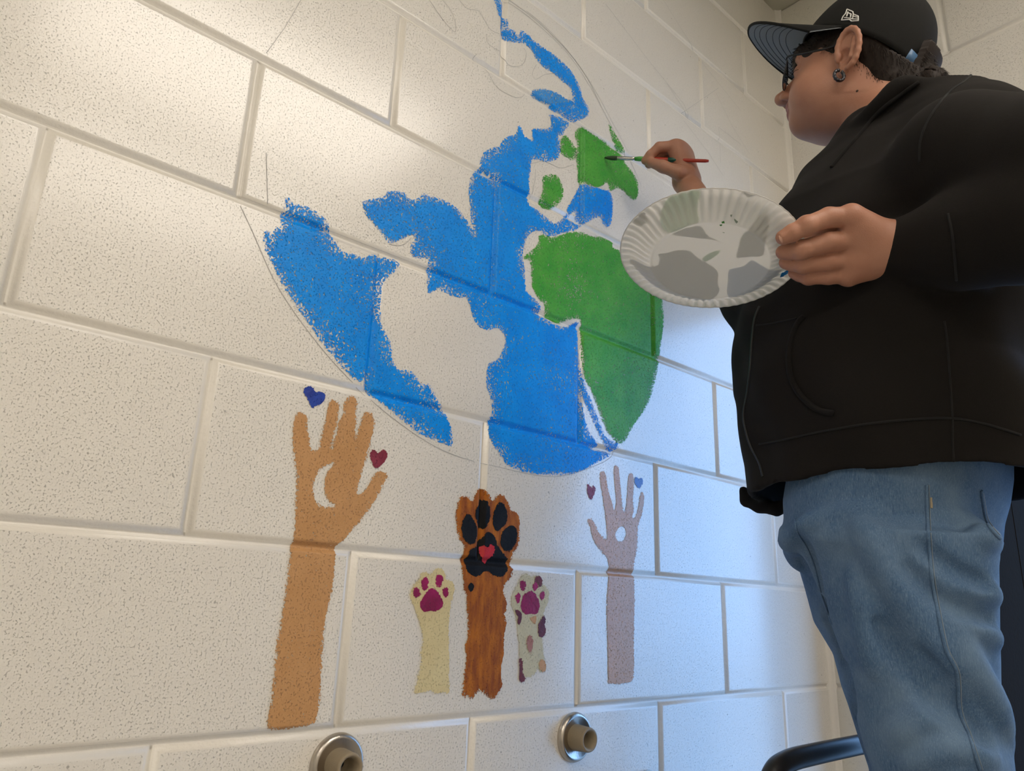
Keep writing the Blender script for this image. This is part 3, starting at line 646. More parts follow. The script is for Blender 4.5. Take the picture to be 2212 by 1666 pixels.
# ---------------------------------------------------------------- paper plate
PC = np.array([.345, .279, .589+FLOOR]); PN = np.array([math.cos(1.3)*math.cos(1.904), math.cos(1.3)*math.sin(1.904), math.sin(1.3)])
PA = np.cross(PN, [0, 0, 1.0]); PA /= np.linalg.norm(PA); PB = np.cross(PN, PA)
PR = .114
def plate_h(r, th):
    """height of the paper along the plate normal, 0 at the rim"""
    r = np.asarray(r); w = .074; t = np.clip((r-w)/(PR*.93-w), 0, 1)
    h = -.0165+.0165*(t*t*(3-2*t))**.9
    flute = .0013*np.sin(58*th)*np.clip((r-w)/.012, 0, 1)*np.clip((PR-r)/.006+.25, .25, 1)
    lip = -.0012*np.clip((r-PR*.96)/(PR*.04), 0, 1)**2
    ring = .0007*np.exp(-((r-w)/.0016)**2)
    return h+flute+lip-ring
M['paper'] = mat('white_paper', (.86, .85, .83), .45, .35)
nt_ = M['paper'].node_tree; tr = nt_.nodes.new('ShaderNodeBsdfTranslucent'); tr.inputs['Color'].default_value = (.80, .78, .74, 1)
mx = nt_.nodes.new('ShaderNodeMixShader'); mx.inputs[0].default_value = .5
nt_.links.new(bsdf(M['paper']).outputs[0], mx.inputs[1]); nt_.links.new(tr.outputs[0], mx.inputs[2]); nt_.links.new(mx.outputs[0], nt_.nodes['Material Output'].inputs['Surface'])
L(M['paper'], bump(M['paper'], noise(M['paper'], pos(M['paper']), 250, 3), .0002), bsdf(M['paper']).inputs['Normal'])
plate = thing('paper_plate', 'white fluted paper plate used as a palette, held out in one hand', 'plate', tuple(PC))
nr, nth = 46, 464
rr = np.concatenate([np.linspace(0, .068, 14), np.linspace(.070, PR, nr-14)]); th = np.linspace(0, 2*np.pi, nth, endpoint=False)
Rg, Tg = np.meshgrid(rr, th, indexing='ij'); Hg = plate_h(Rg, Tg)
V = PC+(Rg*np.cos(Tg))[..., None]*PA+(Rg*np.sin(Tg))[..., None]*PB+Hg[..., None]*PN
idx = np.arange(nr*nth).reshape(nr, nth); Q = np.stack([idx[:-1], np.roll(idx, -1, 1)[:-1], np.roll(idx, -1, 1)[1:], idx[1:]], -1).reshape(-1, 4)
link('paper_disc', mesh_np('paper_disc', V.reshape(-1, 3), Q), M['paper'], plate)
MB().tube(np.concatenate([V[-1], V[-1][:1]]), .0007, 6, False).build('rolled_rim', M['paper'], plate)
pk = lambda pts: crop(1280, 260, 2212/680, pts)
def plate_paint(name, pts, m, lift, g=.0012):
    P = np.array([onplane(q, PC-PN*.012, PN)-PC for q in pk(pts)]); P2 = spline(np.stack([P@PA, P@PB], 1), 4, True)
    G, Q, d = fill([P2], g, 0.0)
    r = np.hypot(G[:, 0], G[:, 1]); t = np.arctan2(G[:, 1], G[:, 0]); ok = r < PR-.001
    keep = ok[Q].all(1); Q = Q[keep]
    Vv = PC+G[:, :1]*PA+G[:, 1:]*PB+(plate_h(r, t)+lift)[:, None]*PN
    me = mesh_np(name, Vv, Q); return link(name, me, m, plate)
M['pgrey'] = mat('drying_green_paint', (.05, .16, .05), .4); M['pblue'] = mat('drying_blue_paint', (.02, .16, .45), .4)
M['pgreen'] = mat('thin_green_paint', (.20, .42, .20), .4); M['pdot'] = mat('green_splash', (.03, .19, .02), .35); M['pdeep'] = mat('blue_splash', (.01, .20, .55), .35)
for k_, tc in (('pgrey', (.50, .50, .48)), ('pblue', (.45, .52, .60)), ('pgreen', (.50, .66, .48))):
    nt_ = M[k_].node_tree; tr = nt_.nodes.new('ShaderNodeBsdfTranslucent'); tr.inputs['Color'].default_value = (*tc, 1)
    mx = nt_.nodes.new('ShaderNodeMixShader'); mx.inputs[0].default_value = .62
    nt_.links.new(bsdf(M[k_]).outputs[0], mx.inputs[1]); nt_.links.new(tr.outputs[0], mx.inputs[2]); nt_.links.new(mx.outputs[0], nt_.nodes['Material Output'].inputs['Surface'])
for k_ in ('pgrey', 'pblue', 'pgreen', 'pdot', 'pdeep'): L(M[k_], bump(M[k_], noise(M[k_], pos(M[k_]), 200, 2), .0004), bsdf(M[k_]).inputs['Normal'])
for mt, pts in (('pgrey', [(465, 915), (520, 910), (600, 890), (690, 895), (730, 930), (800, 975), (860, 1010), (890, 1060), (885, 1120), (900, 1170), (870, 1220), (780, 1270), (600, 1250), (440, 1200), (330, 1110), (250, 1020), (440, 1000), (470, 960)]),
                ('pblue', [(960, 1030), (1060, 1000), (1120, 960), (1200, 1000), (1300, 1060), (1320, 1110), (1180, 1190), (1010, 1240), (945, 1200), (950, 1110)]),
                ('pgrey', [(1010, 940), (1030, 850), (1040, 800), (1110, 730), (1200, 690), (1245, 730), (1220, 850), (1200, 930), (1100, 940)]),
                ('pgreen', [(470, 700), (540, 570), (640, 510), (740, 490), (760, 560), (740, 640), (760, 690), (680, 720), (560, 770), (490, 760)]),
                ('pgrey', [(270, 720), (330, 640), (360, 620), (370, 700), (385, 760), (300, 790)]), ('pgrey', [(1030, 490), (1110, 500), (1210, 545), (1150, 590), (1050, 570)]),
                ('pgrey', [(560, 780), (640, 740), (760, 720), (820, 790), (910, 830), (800, 815), (690, 805), (620, 795)]), ('pgreen', [(770, 950), (820, 910), (890, 890), (890, 920), (800, 975)]),
                ('pgrey', [(1320, 610), (1400, 660), (1370, 660), (1310, 625)])):
    plate_paint('paint_blob', pts, M[mt], .0007)
for mt, pts in (('pdeep', [(1312, 1145), (1350, 1100), (1422, 1098), (1400, 1122), (1345, 1140)]), ('pdot', [(905, 690), (925, 685), (930, 698), (910, 700)]), ('pdot', [(893, 708), (915, 708), (908, 722), (893, 720)]), ('pdot', [(908, 762), (930, 765), (925, 772)]),
                ('pgrey', [(965, 660), (982, 658), (980, 670), (968, 670)]), ('pgrey', [(990, 682), (1025, 692), (1010, 705)])):
    plate_paint('paint_splash', pts, M[mt], -.0008, .0006)

# ---------------------------------------------------------------- paint brush
M['redwood'] = mat('red_lacquer', (.42, .035, .015), .3); M['ferrule'] = mat('ferrule_metal', (.55, .55, .52), .25, .5, 1.0)
M['bristle'] = mat('dark_bristle', (.03, .06, .025), .6); M['wetgreen'] = mat('wet_green_paint', (.06, .34, .05), .25); M['tealband'] = mat('dark_green_paint', (.01, .09, .06), .3)
for k_ in ('redwood', 'bristle', 'wetgreen', 'ferrule', 'tealband'): L(M[k_], bump(M[k_], noise(M[k_], pos(M[k_]), 600, 2), .0001), bsdf(M[k_]).inputs['Normal'])
BT = onx((1306, 341), .002); BE = onx((1531, 348), .165); BD = BE-BT; BL = np.linalg.norm(BD); BD /= BL
bp = lambda t: BT+BD*BL*t
brush = thing('paint_brush', 'slim paint brush with a red handle touching the green land', 'paintbrush', tuple(BT))
MB().tube([bp(t) for t in (0, .03, .07, .11, .14)], [.0012, .003, .0043, .0044, .0036], 14).build('bristles', M['bristle'], brush)
MB().tube([bp(t) for t in (.125, .13, .2, .27, .30)], [.0036, .0040, .0038, .0034, .0033], 16).build('ferrule', M['ferrule'], brush)
hd = MB().tube([bp(t) for t in (.29, .32, .42, .55, .7, .85, .97, 1.0)], [.0030, .0036, .0044, .0042, .0036, .0032, .0032, .0022], 14).build('handle', M['redwood'], brush)
MB().tube([bp(t) for t in (.30, .34, .39)], [.0036, .0046, .0046], 14).build('paint_smear', M['wetgreen'], hd)
MB().tube([bp(t) for t in (.62, .66, .70)], [.0043, .0042, .0040], 14).build('paint_smear', M['tealband'], hd)

# ---------------------------------------------------------------- the painter
def sections(sdf, zs, cx, rx, cy, ry, k=0.0, p=2.4, grow=0.0, zlo=None, zhi=None, sub=False, mod=None):
    """union (or cut) of a body given by super-elliptic horizontal sections"""
    zs, cx, rx, cy, ry = (np.asarray(a, float) for a in (zs, cx, rx, cy, ry))
    zlo = zs.min() if zlo is None else zlo; zhi = zs.max() if zhi is None else zhi
    def fn(X, Y, Z):
        z = Z[0, 0]; f = lambda a: np.interp(z, zs, a)[None, None, :].astype(np.float32)
        RX, RY = f(rx)+grow, f(ry)+grow
        q = ((np.abs(X-f(cx))/RX)**p+(np.abs(Y-f(cy))/RY)**p)**(1/p)
        d = (q-1)*np.minimum(RX, RY)
        d = np.maximum(d, np.maximum(Z-zhi, zlo-Z))
        if mod is not None: d = d+mod(X, Y, Z)
        return d
    m = (rx.max()+grow, ry.max()+grow)
    lo = ((cx-rx).min()-grow, (cy-ry).min()-grow, zlo); hi = ((cx+rx).max()+grow, (cy+ry).max()+grow, zhi)
    sdf.op(fn, lo, hi, k, sub)
def cast(bv, q, lift=.0):
    d = Vector(ray(q)).normalized(); h = bv.ray_cast(Vector(CAM), d)
    return None if h[0] is None else np.array(h[0])-np.array(d)*lift
def tangent(qs, cy, ry, rx=None):
    """centre and x-radius of a section whose outline touches the rays through the given pixels"""
    ln = []; z = np.mean([ony(q, cy)[2] for q in qs])
    for q in qs:
        d = ray(q)[:2]; n = np.array([-d[1], d[0]])/np.hypot(*d); ln.append((n, n@CAM[:2]))
    P = [ony(q, cy)[0] for q in qs]
    if len(qs) == 1:
        n, c = ln[0]; s = math.hypot(n[0]*rx, n[1]*ry); best = min(((c+sg*s-n[1]*cy)/n[0] for sg in (1, -1)), key=lambda x: abs(x-(P[0]+rx)))
        return z, best, rx
    cx, r = (P[0]+P[1])/2, abs(P[1]-P[0])/2*.9
    for _ in range(40):
        s = [math.hypot(n[0]*r, n[1]*ry) for n, c in ln]
        (n0, c0), (n1, c1) = ln
        x0 = min(((c0+sg*s[0]-n0[1]*cy)/n0[0] for sg in (1, -1)), key=lambda x: -x); x1 = min(((c1+sg*s[1]-n1[1]*cy)/n1[0] for sg in (1, -1)), key=lambda x: x)
        cx = (x0+x1)/2; r = max(.03, r+.5*(x1-x0)*.5)
    return z, cx, r

def skin_mat():
    m = mat('skin', (.47, .235, .155), .48, .4); b = bsdf(m); p = pos(m)
    b.inputs['Subsurface Weight'].default_value = .12; b.inputs['Subsurface Radius'].default_value = (.012, .005, .003); b.inputs['Subsurface Scale'].default_value = .6
    c = mixc(m, ramp(m, noise(m, p, 28, 3), [(.35, (0, 0, 0)), (.7, (1, 1, 1))]), (.47, .235, .155), (.41, .190, .120))
    a = N(m, 'ShaderNodeAttribute'); a.attribute_name = 'lip'
    c = mixc(m, a.outputs['Fac'], c, (.30, .10, .085))
    L(m, c, b.inputs['Base Color'])
    L(m, bump(m, noise(m, p, 650, 3), .00025), b.inputs['Normal'])
    return m
M['skin'] = skin_mat()
def cloth_mat(name, base, base2, scale, dist, rough=.9, fuzz=.3):
    m = mat(name, base, rough, .2); p = pos(m); b = bsdf(m)
    L(m, mixc(m, noise(m, p, scale, 3, .7), base, base2), b.inputs['Base Color'])
    b.inputs['Sheen Weight'].default_value = fuzz; b.inputs['Sheen Roughness'].default_value = .5; b.inputs['Sheen Tint'].default_value = (*[min(1, x*6+.05) for x in base2], 1)
    L(m, bump(m, noise(m, p, scale*2, 2), dist), b.inputs['Normal'])
    return m
M['hoodie'] = cloth_mat('black_fleece', (.0075, .0065, .006), (.014, .012, .0105), 700, .0003, .95, .10)
M['rib'] = cloth_mat('black_rib_knit', (.0075, .0065, .0065), (.013, .012, .011), 700, .0005, .95, .10)
M['captop'] = cloth_mat('black_cap_twill', (.0075, .0075, .007), (.012, .012, .011), 900, .0003, .85, .08)
M['underbrim'] = cloth_mat('grey_underbrim', (.15, .165, .18), (.19, .205, .22), 900, .0002, .85, .05)
M['strap'] = mat('blue_plastic_strap', (.07, .16, .30), .4)
M['hair'] = mat('dark_brown_hair', (.017, .010, .0065), .6, .25)
M['thread'] = mat('white_thread', (.75, .74, .70), .6); M['goldthread'] = mat('tan_stitching', (.40, .33, .22), .7); M['palethread'] = mat('pale_stitching', (.22, .27, .32), .8); M['darkthread'] = mat('dark_seam', (.004, .004, .004), .9)
M['wire'] = mat('black_metal_wire', (.01, .01, .011), .3, .5); M['earmetal'] = mat('dark_grey_metal', (.10, .10, .11), .35, .5, 1.0)
M['zip'] = mat('dark_zip', (.03, .032, .034), .45, .5, .6); M['lash'] = mat('dark_lash', (.01, .008, .006), .6); M['shoe'] = mat('black_canvas', (.02, .02, .022), .8)
for k_ in ('strap', 'hair', 'thread', 'goldthread', 'darkthread', 'wire', 'earmetal', 'lash', 'shoe'):
    L(M[k_], bump(M[k_], noise(M[k_], pos(M[k_]), 800, 2), .0001), bsdf(M[k_]).inputs['Normal'])
M['lens'] = bpy.data.materials.new('glasses_lens'); M['lens'].use_nodes = True
nt_ = M['lens'].node_tree; nt_.nodes.remove(nt_.nodes['Principled BSDF']); t_ = nt_.nodes.new('ShaderNodeBsdfTransparent'); t_.inputs[0].default_value = (.93, .95, .98, 1); g_ = nt_.nodes.new('ShaderNodeBsdfGlossy'); g_.inputs['Roughness'].default_value = .03
f_ = nt_.nodes.new('ShaderNodeFresnel'); f_.inputs[0].default_value = 1.5; x_ = nt_.nodes.new('ShaderNodeMixShader')
nt_.links.new(f_.outputs[0], x_.inputs[0]); nt_.links.new(t_.outputs[0], x_.inputs[1]); nt_.links.new(g_.outputs[0], x_.inputs[2]); nt_.links.new(x_.outputs[0], nt_.nodes['Material Output'].inputs['Surface'])
def denim_mat():
    m = mat('washed_denim', (.12, .20, .32), .85, .25); p = pos(m); b = bsdf(m)
    mp = N(m, 'ShaderNodeMapping'); mp.inputs['Scale'].default_value = (1, 1, .16); L(m, p, mp.inputs['Vector'])
    v = noise(m, mp.outputs[0], 900, 3, .7); w = noise(m, p, 14, 3, .6); x = noise(m, p, 420, 2, .7)
    c = mixc(m, ramp(m, v, [(.3, (0, 0, 0)), (.7, (1, 1, 1))]), (.026, .072, .158), (.165, .260, .395))
    c = mixc(m, ramp(m, x, [(.35, (0, 0, 0)), (.68, (1, 1, 1))]), c, (.072, .142, .258))
    c = mixc(m, math_(m, 'MULTIPLY', ramp(m, w, [(.42, (0, 0, 0)), (.7, (1, 1, 1))]), .5), c, (.20, .295, .41))
    L(m, c, b.inputs['Base Color']); L(m, bump(m, v, .0005), b.inputs['Normal'])
    return m
M['denim'] = denim_mat()
M['mole'] = mat('mole', (.06, .03, .02), .6)

person = thing('person', 'person in black hoodie, jeans, cap and glasses painting the wall with a plate in hand', 'person', (.47, .57, SEAT))

# ---- head frame
HO = np.array([.430, .570, 1.985])+RIGHT*.014-UP*.012; hy, hp = math.radians(17), math.radians(16)
hf = np.array([-math.cos(hy), -math.sin(hy), 0]); hz = np.array([0, 0, 1.0])
E1 = math.cos(hp)*hf+math.sin(hp)*hz; E3 = -math.sin(hp)*hf+math.cos(hp)*hz; E2 = np.cross(E3, E1)
HM = np.eye(4); HM[:3, 0] = E1; HM[:3, 1] = E2; HM[:3, 2] = E3; HM[:3, 3] = HO
H = lambda f, s, u: HO+E1*f+E2*s+E3*u
Hi = lambda P: np.stack([(np.asarray(P)-HO)@E1, (np.asarray(P)-HO)@E2, (np.asarray(P)-HO)@E3], -1)

hd_ = SDF((-.125, -.115, -.165), (.150, .115, .150), .0017)
hd_.ell((-.002, 0, .05), (.092, .077, .088))
hd_.ell((.040, 0, .005), (.062, .064, .085), .03)
hd_.ell((.030, 0, -.040), (.058, .062, .040), .028)
neckb = Hi(np.array([.505, .575, 1.80]))
hd_.cap((-.028, 0, -.03), tuple(neckb), .058, .066, .03)
hd_.ell((.030, 0, -.058), (.046, .044, .026), .022)
for s in (1, -1):
    hd_.ell((.056, s*.034, -.026), (.036, .030, .036), .018)
hd_.ell((.074, 0, -.062), (.018, .022, .018), .018)
hd_.cap((.088, -.036, .034), (.088, .036, .034), .010, .010, .014)
for s in (1, -1):
    hd_.ell((.104, s*.033, .013), (.016, .019, .013), .010, True)
    hd_.ell((.084, s*.033, .012), (.0135, .0145, .0135), .003)
hd_.cap((.097, 0, .022), (.117, 0, -.013), .0075, .0105, .010)
hd_.ell((.120, 0, -.0135), (.0095, .0100, .0090), .006)
for s in (1, -1):
    hd_.ell((.107, s*.0125, -.017), (.0105, .0075, .0080), .005)
for s in (1, -1): hd_.ell((.1085, s*.0088, -.0245), (.0068, .0042, .0050), .0015, True)
hd_.ell((.0955, 0, -.0365), (.0105, .025, .0065), .006)
hd_.ell((.0920, 0, -.0475), (.0100, .021, .0070), .006)
for s in (1, -1):
    hd_.cap((.1055, 0, -.0418), (.092, s*.022, -.0405), .0013, .0013, .002, True)
    hd_.cap((.092, s*.022, -.0405), (.085, s*.031, -.0355), .0018, .0028, .003, True)
# ears
def ear(s):
    yaw = math.radians(24); til = math.radians(11)
    a = np.array([math.cos(yaw), s*math.sin(-yaw), 0]); c = np.array([math.sin(til), s*.10, math.cos(til)]); c -= a*np.dot(a, c); c /= np.linalg.norm(c)
    b = np.cross(c, a)*(1 if s > 0 else -1); b = b if b[1]*s > 0 else -b
    o = np.array([.006, s*.0815, .006]); P = lambda x, y, z: o+a*x+b*y+c*z; R = np.array([a, b, c])
    hd_.ell(P(0, -.002, .002), (.018, .0055, .031), .006, R=R)
    ang = np.radians(np.linspace(205, -75, 15)); rim = [P(.0185*math.cos(t)*(1.0 if t > 0 else .9)-.001, .0035, .004+.0315*math.sin(t)) for t in (np.pi-ang)]
    hd_.chain(rim, [.0042]*15, .0025)
    hd_.ell(P(-.002, .0062, .008), (.0115, .0062, .0200), .0025, True, R=R)
    hd_.chain([P(-.0085, .0015, .020), P(-.0095, .0035, .006), P(-.007, .0035, -.010), P(0, .0025, -.017)], [.0030, .0036, .0034, .0028], .003)
    hd_.ell(P(.004, .0045, -.003), (.0095, .0110, .0125), .002, True, R=R)
    hd_.ell(P(.0135, .0030, -.004), (.0045, .0040, .0065), .003, R=R)
    hd_.ell(P(.006, -.0005, -.027), (.0085, .0048, .0095), .005, R=R)
    return P
earP = ear(1); ear(-1)
HV, HQ = hd_.poly(); HVl = relax(HV, HQ, 1, .4)
lipd = np.minimum(np.abs(np.linalg.norm((HVl-[.0955, 0, -.0365])/[.0135, .027, .0085], axis=1)), np.linalg.norm((HVl-[.0920, 0, -.0475])/[.0135, .023, .0090], axis=1))
lip = np.clip((1.08-lipd)/.12, 0, 1)*(HVl[:, 0] > .085)
lip = np.maximum(lip, np.clip(1-np.linalg.norm(HVl-Hi(ony((1852, 197), .50)), axis=1)/.0016, 0, 1))
HW = HVl@HM[:3, :3].T+HM[:3, 3]
# mole on the neck: nearest surface vertex to its line of sight
parts = [(HW, HQ, lip)]

# ---- near hand (left) under the plate
LH = {'I': [((1838, 470), .893), ((1790, 470), .892), ((1742, 488), .888), ((1712, 503), .889), ((1692, 513), .891)],
      'M': [((1842, 518), .902), ((1790, 524), .897), ((1730, 540), .901), ((1705, 543), .909), ((1692, 545), .912)],
      'R': [((1838, 562), .911), ((1790, 566), .907), ((1735, 572), .914), ((1712, 569), .921), ((1698, 567), .924)],
      'P': [((1832, 594), .918), ((1790, 597), .916), ((1746, 599), .925), ((1728, 594), .932), ((1716, 590), .935)]}
lr = {'I': (.0130, .0122, .0112, .0104, .0090), 'M': (.0130, .0124, .0112, .0102, .0090), 'R': (.0120, .0116, .0104, .0096, .0086), 'P': (.0110, .0100, .0090, .0084, .0076)}
wr = ond((1935, 538), .905); wr2 = ond((2010, 540), .90)
g = SDF(np.array([.38, .22, 1.50]), np.array([.64, .46, 1.72]), .0014)
g.cap(wr, wr2, .030, .032, 0)
for kf, off in (('I', .006), ('M', .0), ('R', .0), ('P', .0)):
    J = [ond(q, d) for q, d in LH[kf]]
    g.cap(J[0], wr+(J[0]-wr)*.18, .0165 if kf != 'P' else .0145, .024, .016)
for kf in 'IMRP':
    J = [ond(q, d) for q, d in LH[kf]]
    f = SDF(g.lo, g.lo, g.h); f.n = g.n; f.ax = g.ax; f.d = np.full(g.n, 1.0, np.float32)
    f.chain(J, lr[kf], .003)
    mid = J[2]; f.ell(mid-FWD*.002, (lr[kf][2]*1.07,)*3, .004)
    # blend near the palm, keep fingers apart towards the tips
    ax = ((J[-1]-J[0])/np.linalg.norm(J[-1]-J[0])); X, Y, Z = f.ax[0][:, None, None], f.ax[1][None, :, None], f.ax[2][None, None, :]
    t = (X-J[0][0])*ax[0]+(Y-J[0][1])*ax[1]+(Z-J[0][2])*ax[2]
    kk = np.clip(.007-.30*np.clip(t+.004, 0, .1), .0007, .007)
    hh = np.clip(.5+.5*(f.d-g.d)/kk, 0, 1); g.d = (f.d+(g.d-f.d)*hh-kk*hh*(1-hh)).astype(np.float32)
# thumb on top of the plate
Jt = [ond((1890, 505), .928), ond((1850, 465), .935), ond((1800, 470), .955)-0*PN]
tp = [wr+(Jt[0]-wr)*.6, Jt[0]+PN*.006, onplane((1790, 500), PC+PN*.014, PN), onplane((1745, 520), PC+PN*.011, PN), onplane((1715, 525), PC+PN*.0105, PN)]
g.chain(tp, [.017, .015, .0125, .011, .0095], .006)
V, Q = g.poly(); V = relax(V, Q, 1, .4); parts.append((V, Q, np.zeros(len(V))))
# nails of the near hand
nails = []
def nail(tip, prev, r, nrm):
    d = tip-prev; d /= np.linalg.norm(d); n = nrm-d*np.dot(nrm, d); n /= np.linalg.norm(n); s = np.cross(d, n); mbn = []
    for i in range(7):
        for j in range(5):
            u = (i/6-.5)*2; v = j/4
            mbn.append(tip+d*(r*.72-(1-v)*r*1.25-.15*r*u*u)+s*u*r*.62*(1-.1*v)+n*(r*(math.sqrt(max(0, 1-(.62*u)**2)))*(1.03-.22*v*v)))
    f = [(i*5+j, i*5+j+1, (i+1)*5+j+1, (i+1)*5+j) for i in range(6) for j in range(4)]
    return mbn, f

# ---- far hand (right) with the brush
d0 = np.dot(BT-CAM, FWD); d1 = np.dot(BE-CAM, FWD)
def rh(x, y, off): return ond((x, y), d0+(d1-d0)*(x-1306)/225.0+off)
RJ = {'I': [rh(1456, 317, .006), rh(1424, 318, -.002), rh(1405, 335, -.003), rh(1394, 347, -.002)], 'M': [rh(1466, 318, .016), rh(1430, 326, .014), rh(1412, 345, .010), rh(1402, 355, .006)],
      'R': [rh(1476, 325, .028), rh(1446, 342, .030), rh(1424, 356, .022), rh(1434, 364, .012)], 'P': [rh(1484, 338, .038), rh(1462, 358, .038), rh(1442, 368, .030), rh(1450, 372, .022)]}
rw = rh(1484, 396, .020); RELB = ond((1628, 642), 1.14)
rw2 = rw+(RELB-rw)*.28
g2 = SDF(np.minimum(rw2, np.min([np.min(v, 0) for v in RJ.values()], 0))-.05, np.maximum(rw2, np.max([np.max(v, 0) for v in RJ.values()], 0))+.05, .0016)
g2.cap(rw, rw2, .0235, .0265)
for kf in 'IMRP': g2.cap(rw+(RJ[kf][0]-rw)*.1, RJ[kf][0], .020, .0135, .012)
for kf, r0 in (('I', .0098), ('M', .0100), ('R', .0095), ('P', .0085)): g2.chain(RJ[kf], [r0*1.2, r0, r0*.92, r0*.8], .0025)
g2.chain([rh(1488, 378, .006), rh(1464, 372, -.010), rh(1432, 360, -.014), rh(1406, 351, -.009)], [.0155, .0125, .0110, .0090], .006)
V, Q = g2.poly(); V = relax(V, Q, 1, .4); parts.append((V, Q, np.zeros(len(V))))

# ---- trunk, arms and legs of the body inside the clothes
SHL, SHR = np.array([.600, .450, 1.705]), np.array([.530, .710, 1.720]); LELB = np.array([.765, .41, 1.565])
core = SDF((.15, .25, SEAT), (.85, .85, 1.92), .008)
core.ell((.44, .57, 1.50), (.13, .13, .22)); core.ell((.51, .57, 1.66), (.09, .12, .12), .05); core.cap((.505, .575, 1.74), (.49, .572, 1.86), .055, .052, .04)
core.cap(SHL, LELB, .045, .036, .03); core.cap(LELB, wr2, .036, .028, .02); core.cap(SHR, RELB, .042, .034, .03); core.cap(RELB, rw2, .034, .025, .02)
core.ell((.42, .57, 1.29), (.10, .12, .10), .04)
HIPN, HIPF = np.array([.45, .50, 1.22]), np.array([.37, .645, 1.22])
KNN, KNF = np.array([.475, .490, .95]), np.array([.395, .655, .95])
for a, b_k, ft in ((HIPN, KNN, np.array([.510, .490, .55])), (HIPF, KNF, np.array([.430, .655, .55]))):
    core.cap(a, b_k, .058, .045, .03); core.cap(b_k, ft, .045, .035, .02); core.cap(ft, ft-[0, 0, .04], .035, .035, .01); core.cap(ft-[.0, 0, .045], ft-[.12, 0, .050], .028, .025, .01)
V, Q = core.poly(); parts.append((V, Q, np.zeros(len(V))))
vo = 0; AV = []; AQ = []; AL = []
for V, Q, l in parts: AV.append(V); AQ.append(orient(V, Q)+vo); AL.append(l); vo += len(V)
me = mesh_np('body', np.concatenate(AV), np.concatenate(AQ)); attr(me, 'lip', np.concatenate(AL))
body = link('body', me, M['skin'], person)
M['nail'] = mat('fingernail', (.62, .36, .27), .25, .5)
L(M['nail'], bump(M['nail'], noise(M['nail'], pos(M['nail']), 300, 2), .0001), bsdf(M['nail']).inputs['Normal'])
for kf in 'I':
    J = [ond(q, d) for q, d in LH[kf]]; vv, ff = nail(J[-1], J[-2], lr[kf][-1], -FWD+RIGHT*-.55+UP*-.45); MB().add(vv, ff).build('fingernail', M['nail'], body)

mo = cast(BVHTree.FromPolygons([Vector(v) for v in HW], [tuple(int(i) for i in q) for q in HQ]), (1852, 197))
if mo is not None: MB().lathe([(.0021, -.0006), (.0018, .0002), (.0011, .0004), (0, .0005)], mo, -ray((1852, 197)), 12).build('mole', M['mole'], body)
# ---- hoodie
FR = [(1865, 276), (1830, 318), (1788, 370), (1734, 423), (1714, 460), (1668, 560), (1633, 647), (1615, 701), (1606, 775), (1599, 852), (1592, 893), (1603, 957), (1620, 1030), (1622, 1060)]
zs = []; cxs = []; rxs = []; cys = []; rys = []
for q in FR:
    z = ony(q, .55)[2]
    rx = float(np.interp(z, [1.30, 1.40, 1.50, 1.62, 1.75, 1.83, 1.90], [.190, .197, .195, .19, .165, .112, .065])); ry = float(np.interp(z, [1.30, 1.42, 1.55, 1.66, 1.73, 1.78, 1.82, 1.90], [.170, .180, .185, .180, .155, .120, .092, .070]))
    z, c, r = tangent([q], .572, ry, rx); zs.append(z); cxs.append(c); rxs.append(rx); cys.append(.572); rys.append(ry)
o_ = np.argsort(zs); zs, cxs, rxs, cys, rys = (np.array(a)[o_] for a in (zs, cxs, rxs, cys, rys))
HEMZ = 1.325
hs = SDF((.13, .24, 1.24), (.90, .86, 1.97), .0037)
def folds(X, Y, Z):
    return (.0030*np.sin(26*Z+9*X+14*Y+2.0*np.sin(11*X+3))+.0022*np.sin(47*Z-23*X+17*Y)+.0018*np.sin(61*X+19*Z+2*np.sin(23*Y))).astype(np.float32)
sections(hs, zs, cxs, rxs, cys, rys, 0, 2.3, zlo=HEMZ, zhi=1.866, mod=folds)
hs.cap(SHL+[-.01, .03, 0], SHR+[.03, -.03, 0], .074, .074, .035)
hs.ell((.588, .572, 1.795), (.080, .112, .056), .05)
hs.chain([SHL, (SHL+LELB)/2+[0.01, -.012, 0], LELB], [.080, .074, .066], .03)
wc = ond((1950, 545), .905)
hs.chain([LELB, (LELB*.55+wc*.45)+[0, -.005, 0], wc+(LELB-wc)*.30, wc], [.066, .061, .054, .0415], .02)
RCUF = rw2
hs.chain([SHR, RELB, rw2+(RELB-rw2)*.25, rw2], [.070, .046, .042, .036], .025)
# collar and hood edge round the neck
col = [ony((1812, 318), .56)+[.0, 0, 0], ony((1846, 284), .50), ony((1900, 228), .475), ony((1965, 182), .485), np.array([.590, .56, 1.828]), np.array([.565, .65, 1.822]), np.array([.48, .66, 1.835]), np.array([.415, .60, 1.850])]
cs = spline(col, 5, True)
hs.chain(list(cs)+[cs[0]], [.010]*(len(cs)+1), .008)
# sleeve creases and hem
for px, r in (([(2050, 452), (2085, 430), (2130, 402), (2190, 366)], .016), ([(2080, 560), (2120, 545), (2170, 500)], .012), ([(2080, 600), (2140, 590), (2200, 560)], .012), ([(1760, 470), (1840, 440), (1930, 440)], .010)):
    pts = [ond(q, d) for q, d in zip(px, np.linspace(.905, .82, len(px)))] if px[0][0] > 2000 else None
    if pts is not None: hs.chain([p_+FWD*.030 for p_ in pts], [r]*len(pts), .018)
for px, d in (([(1960, 700), (1850, 770), (1760, 790)], 0), ([(2150, 720), (2060, 800), (2000, 860)], 0)): pass
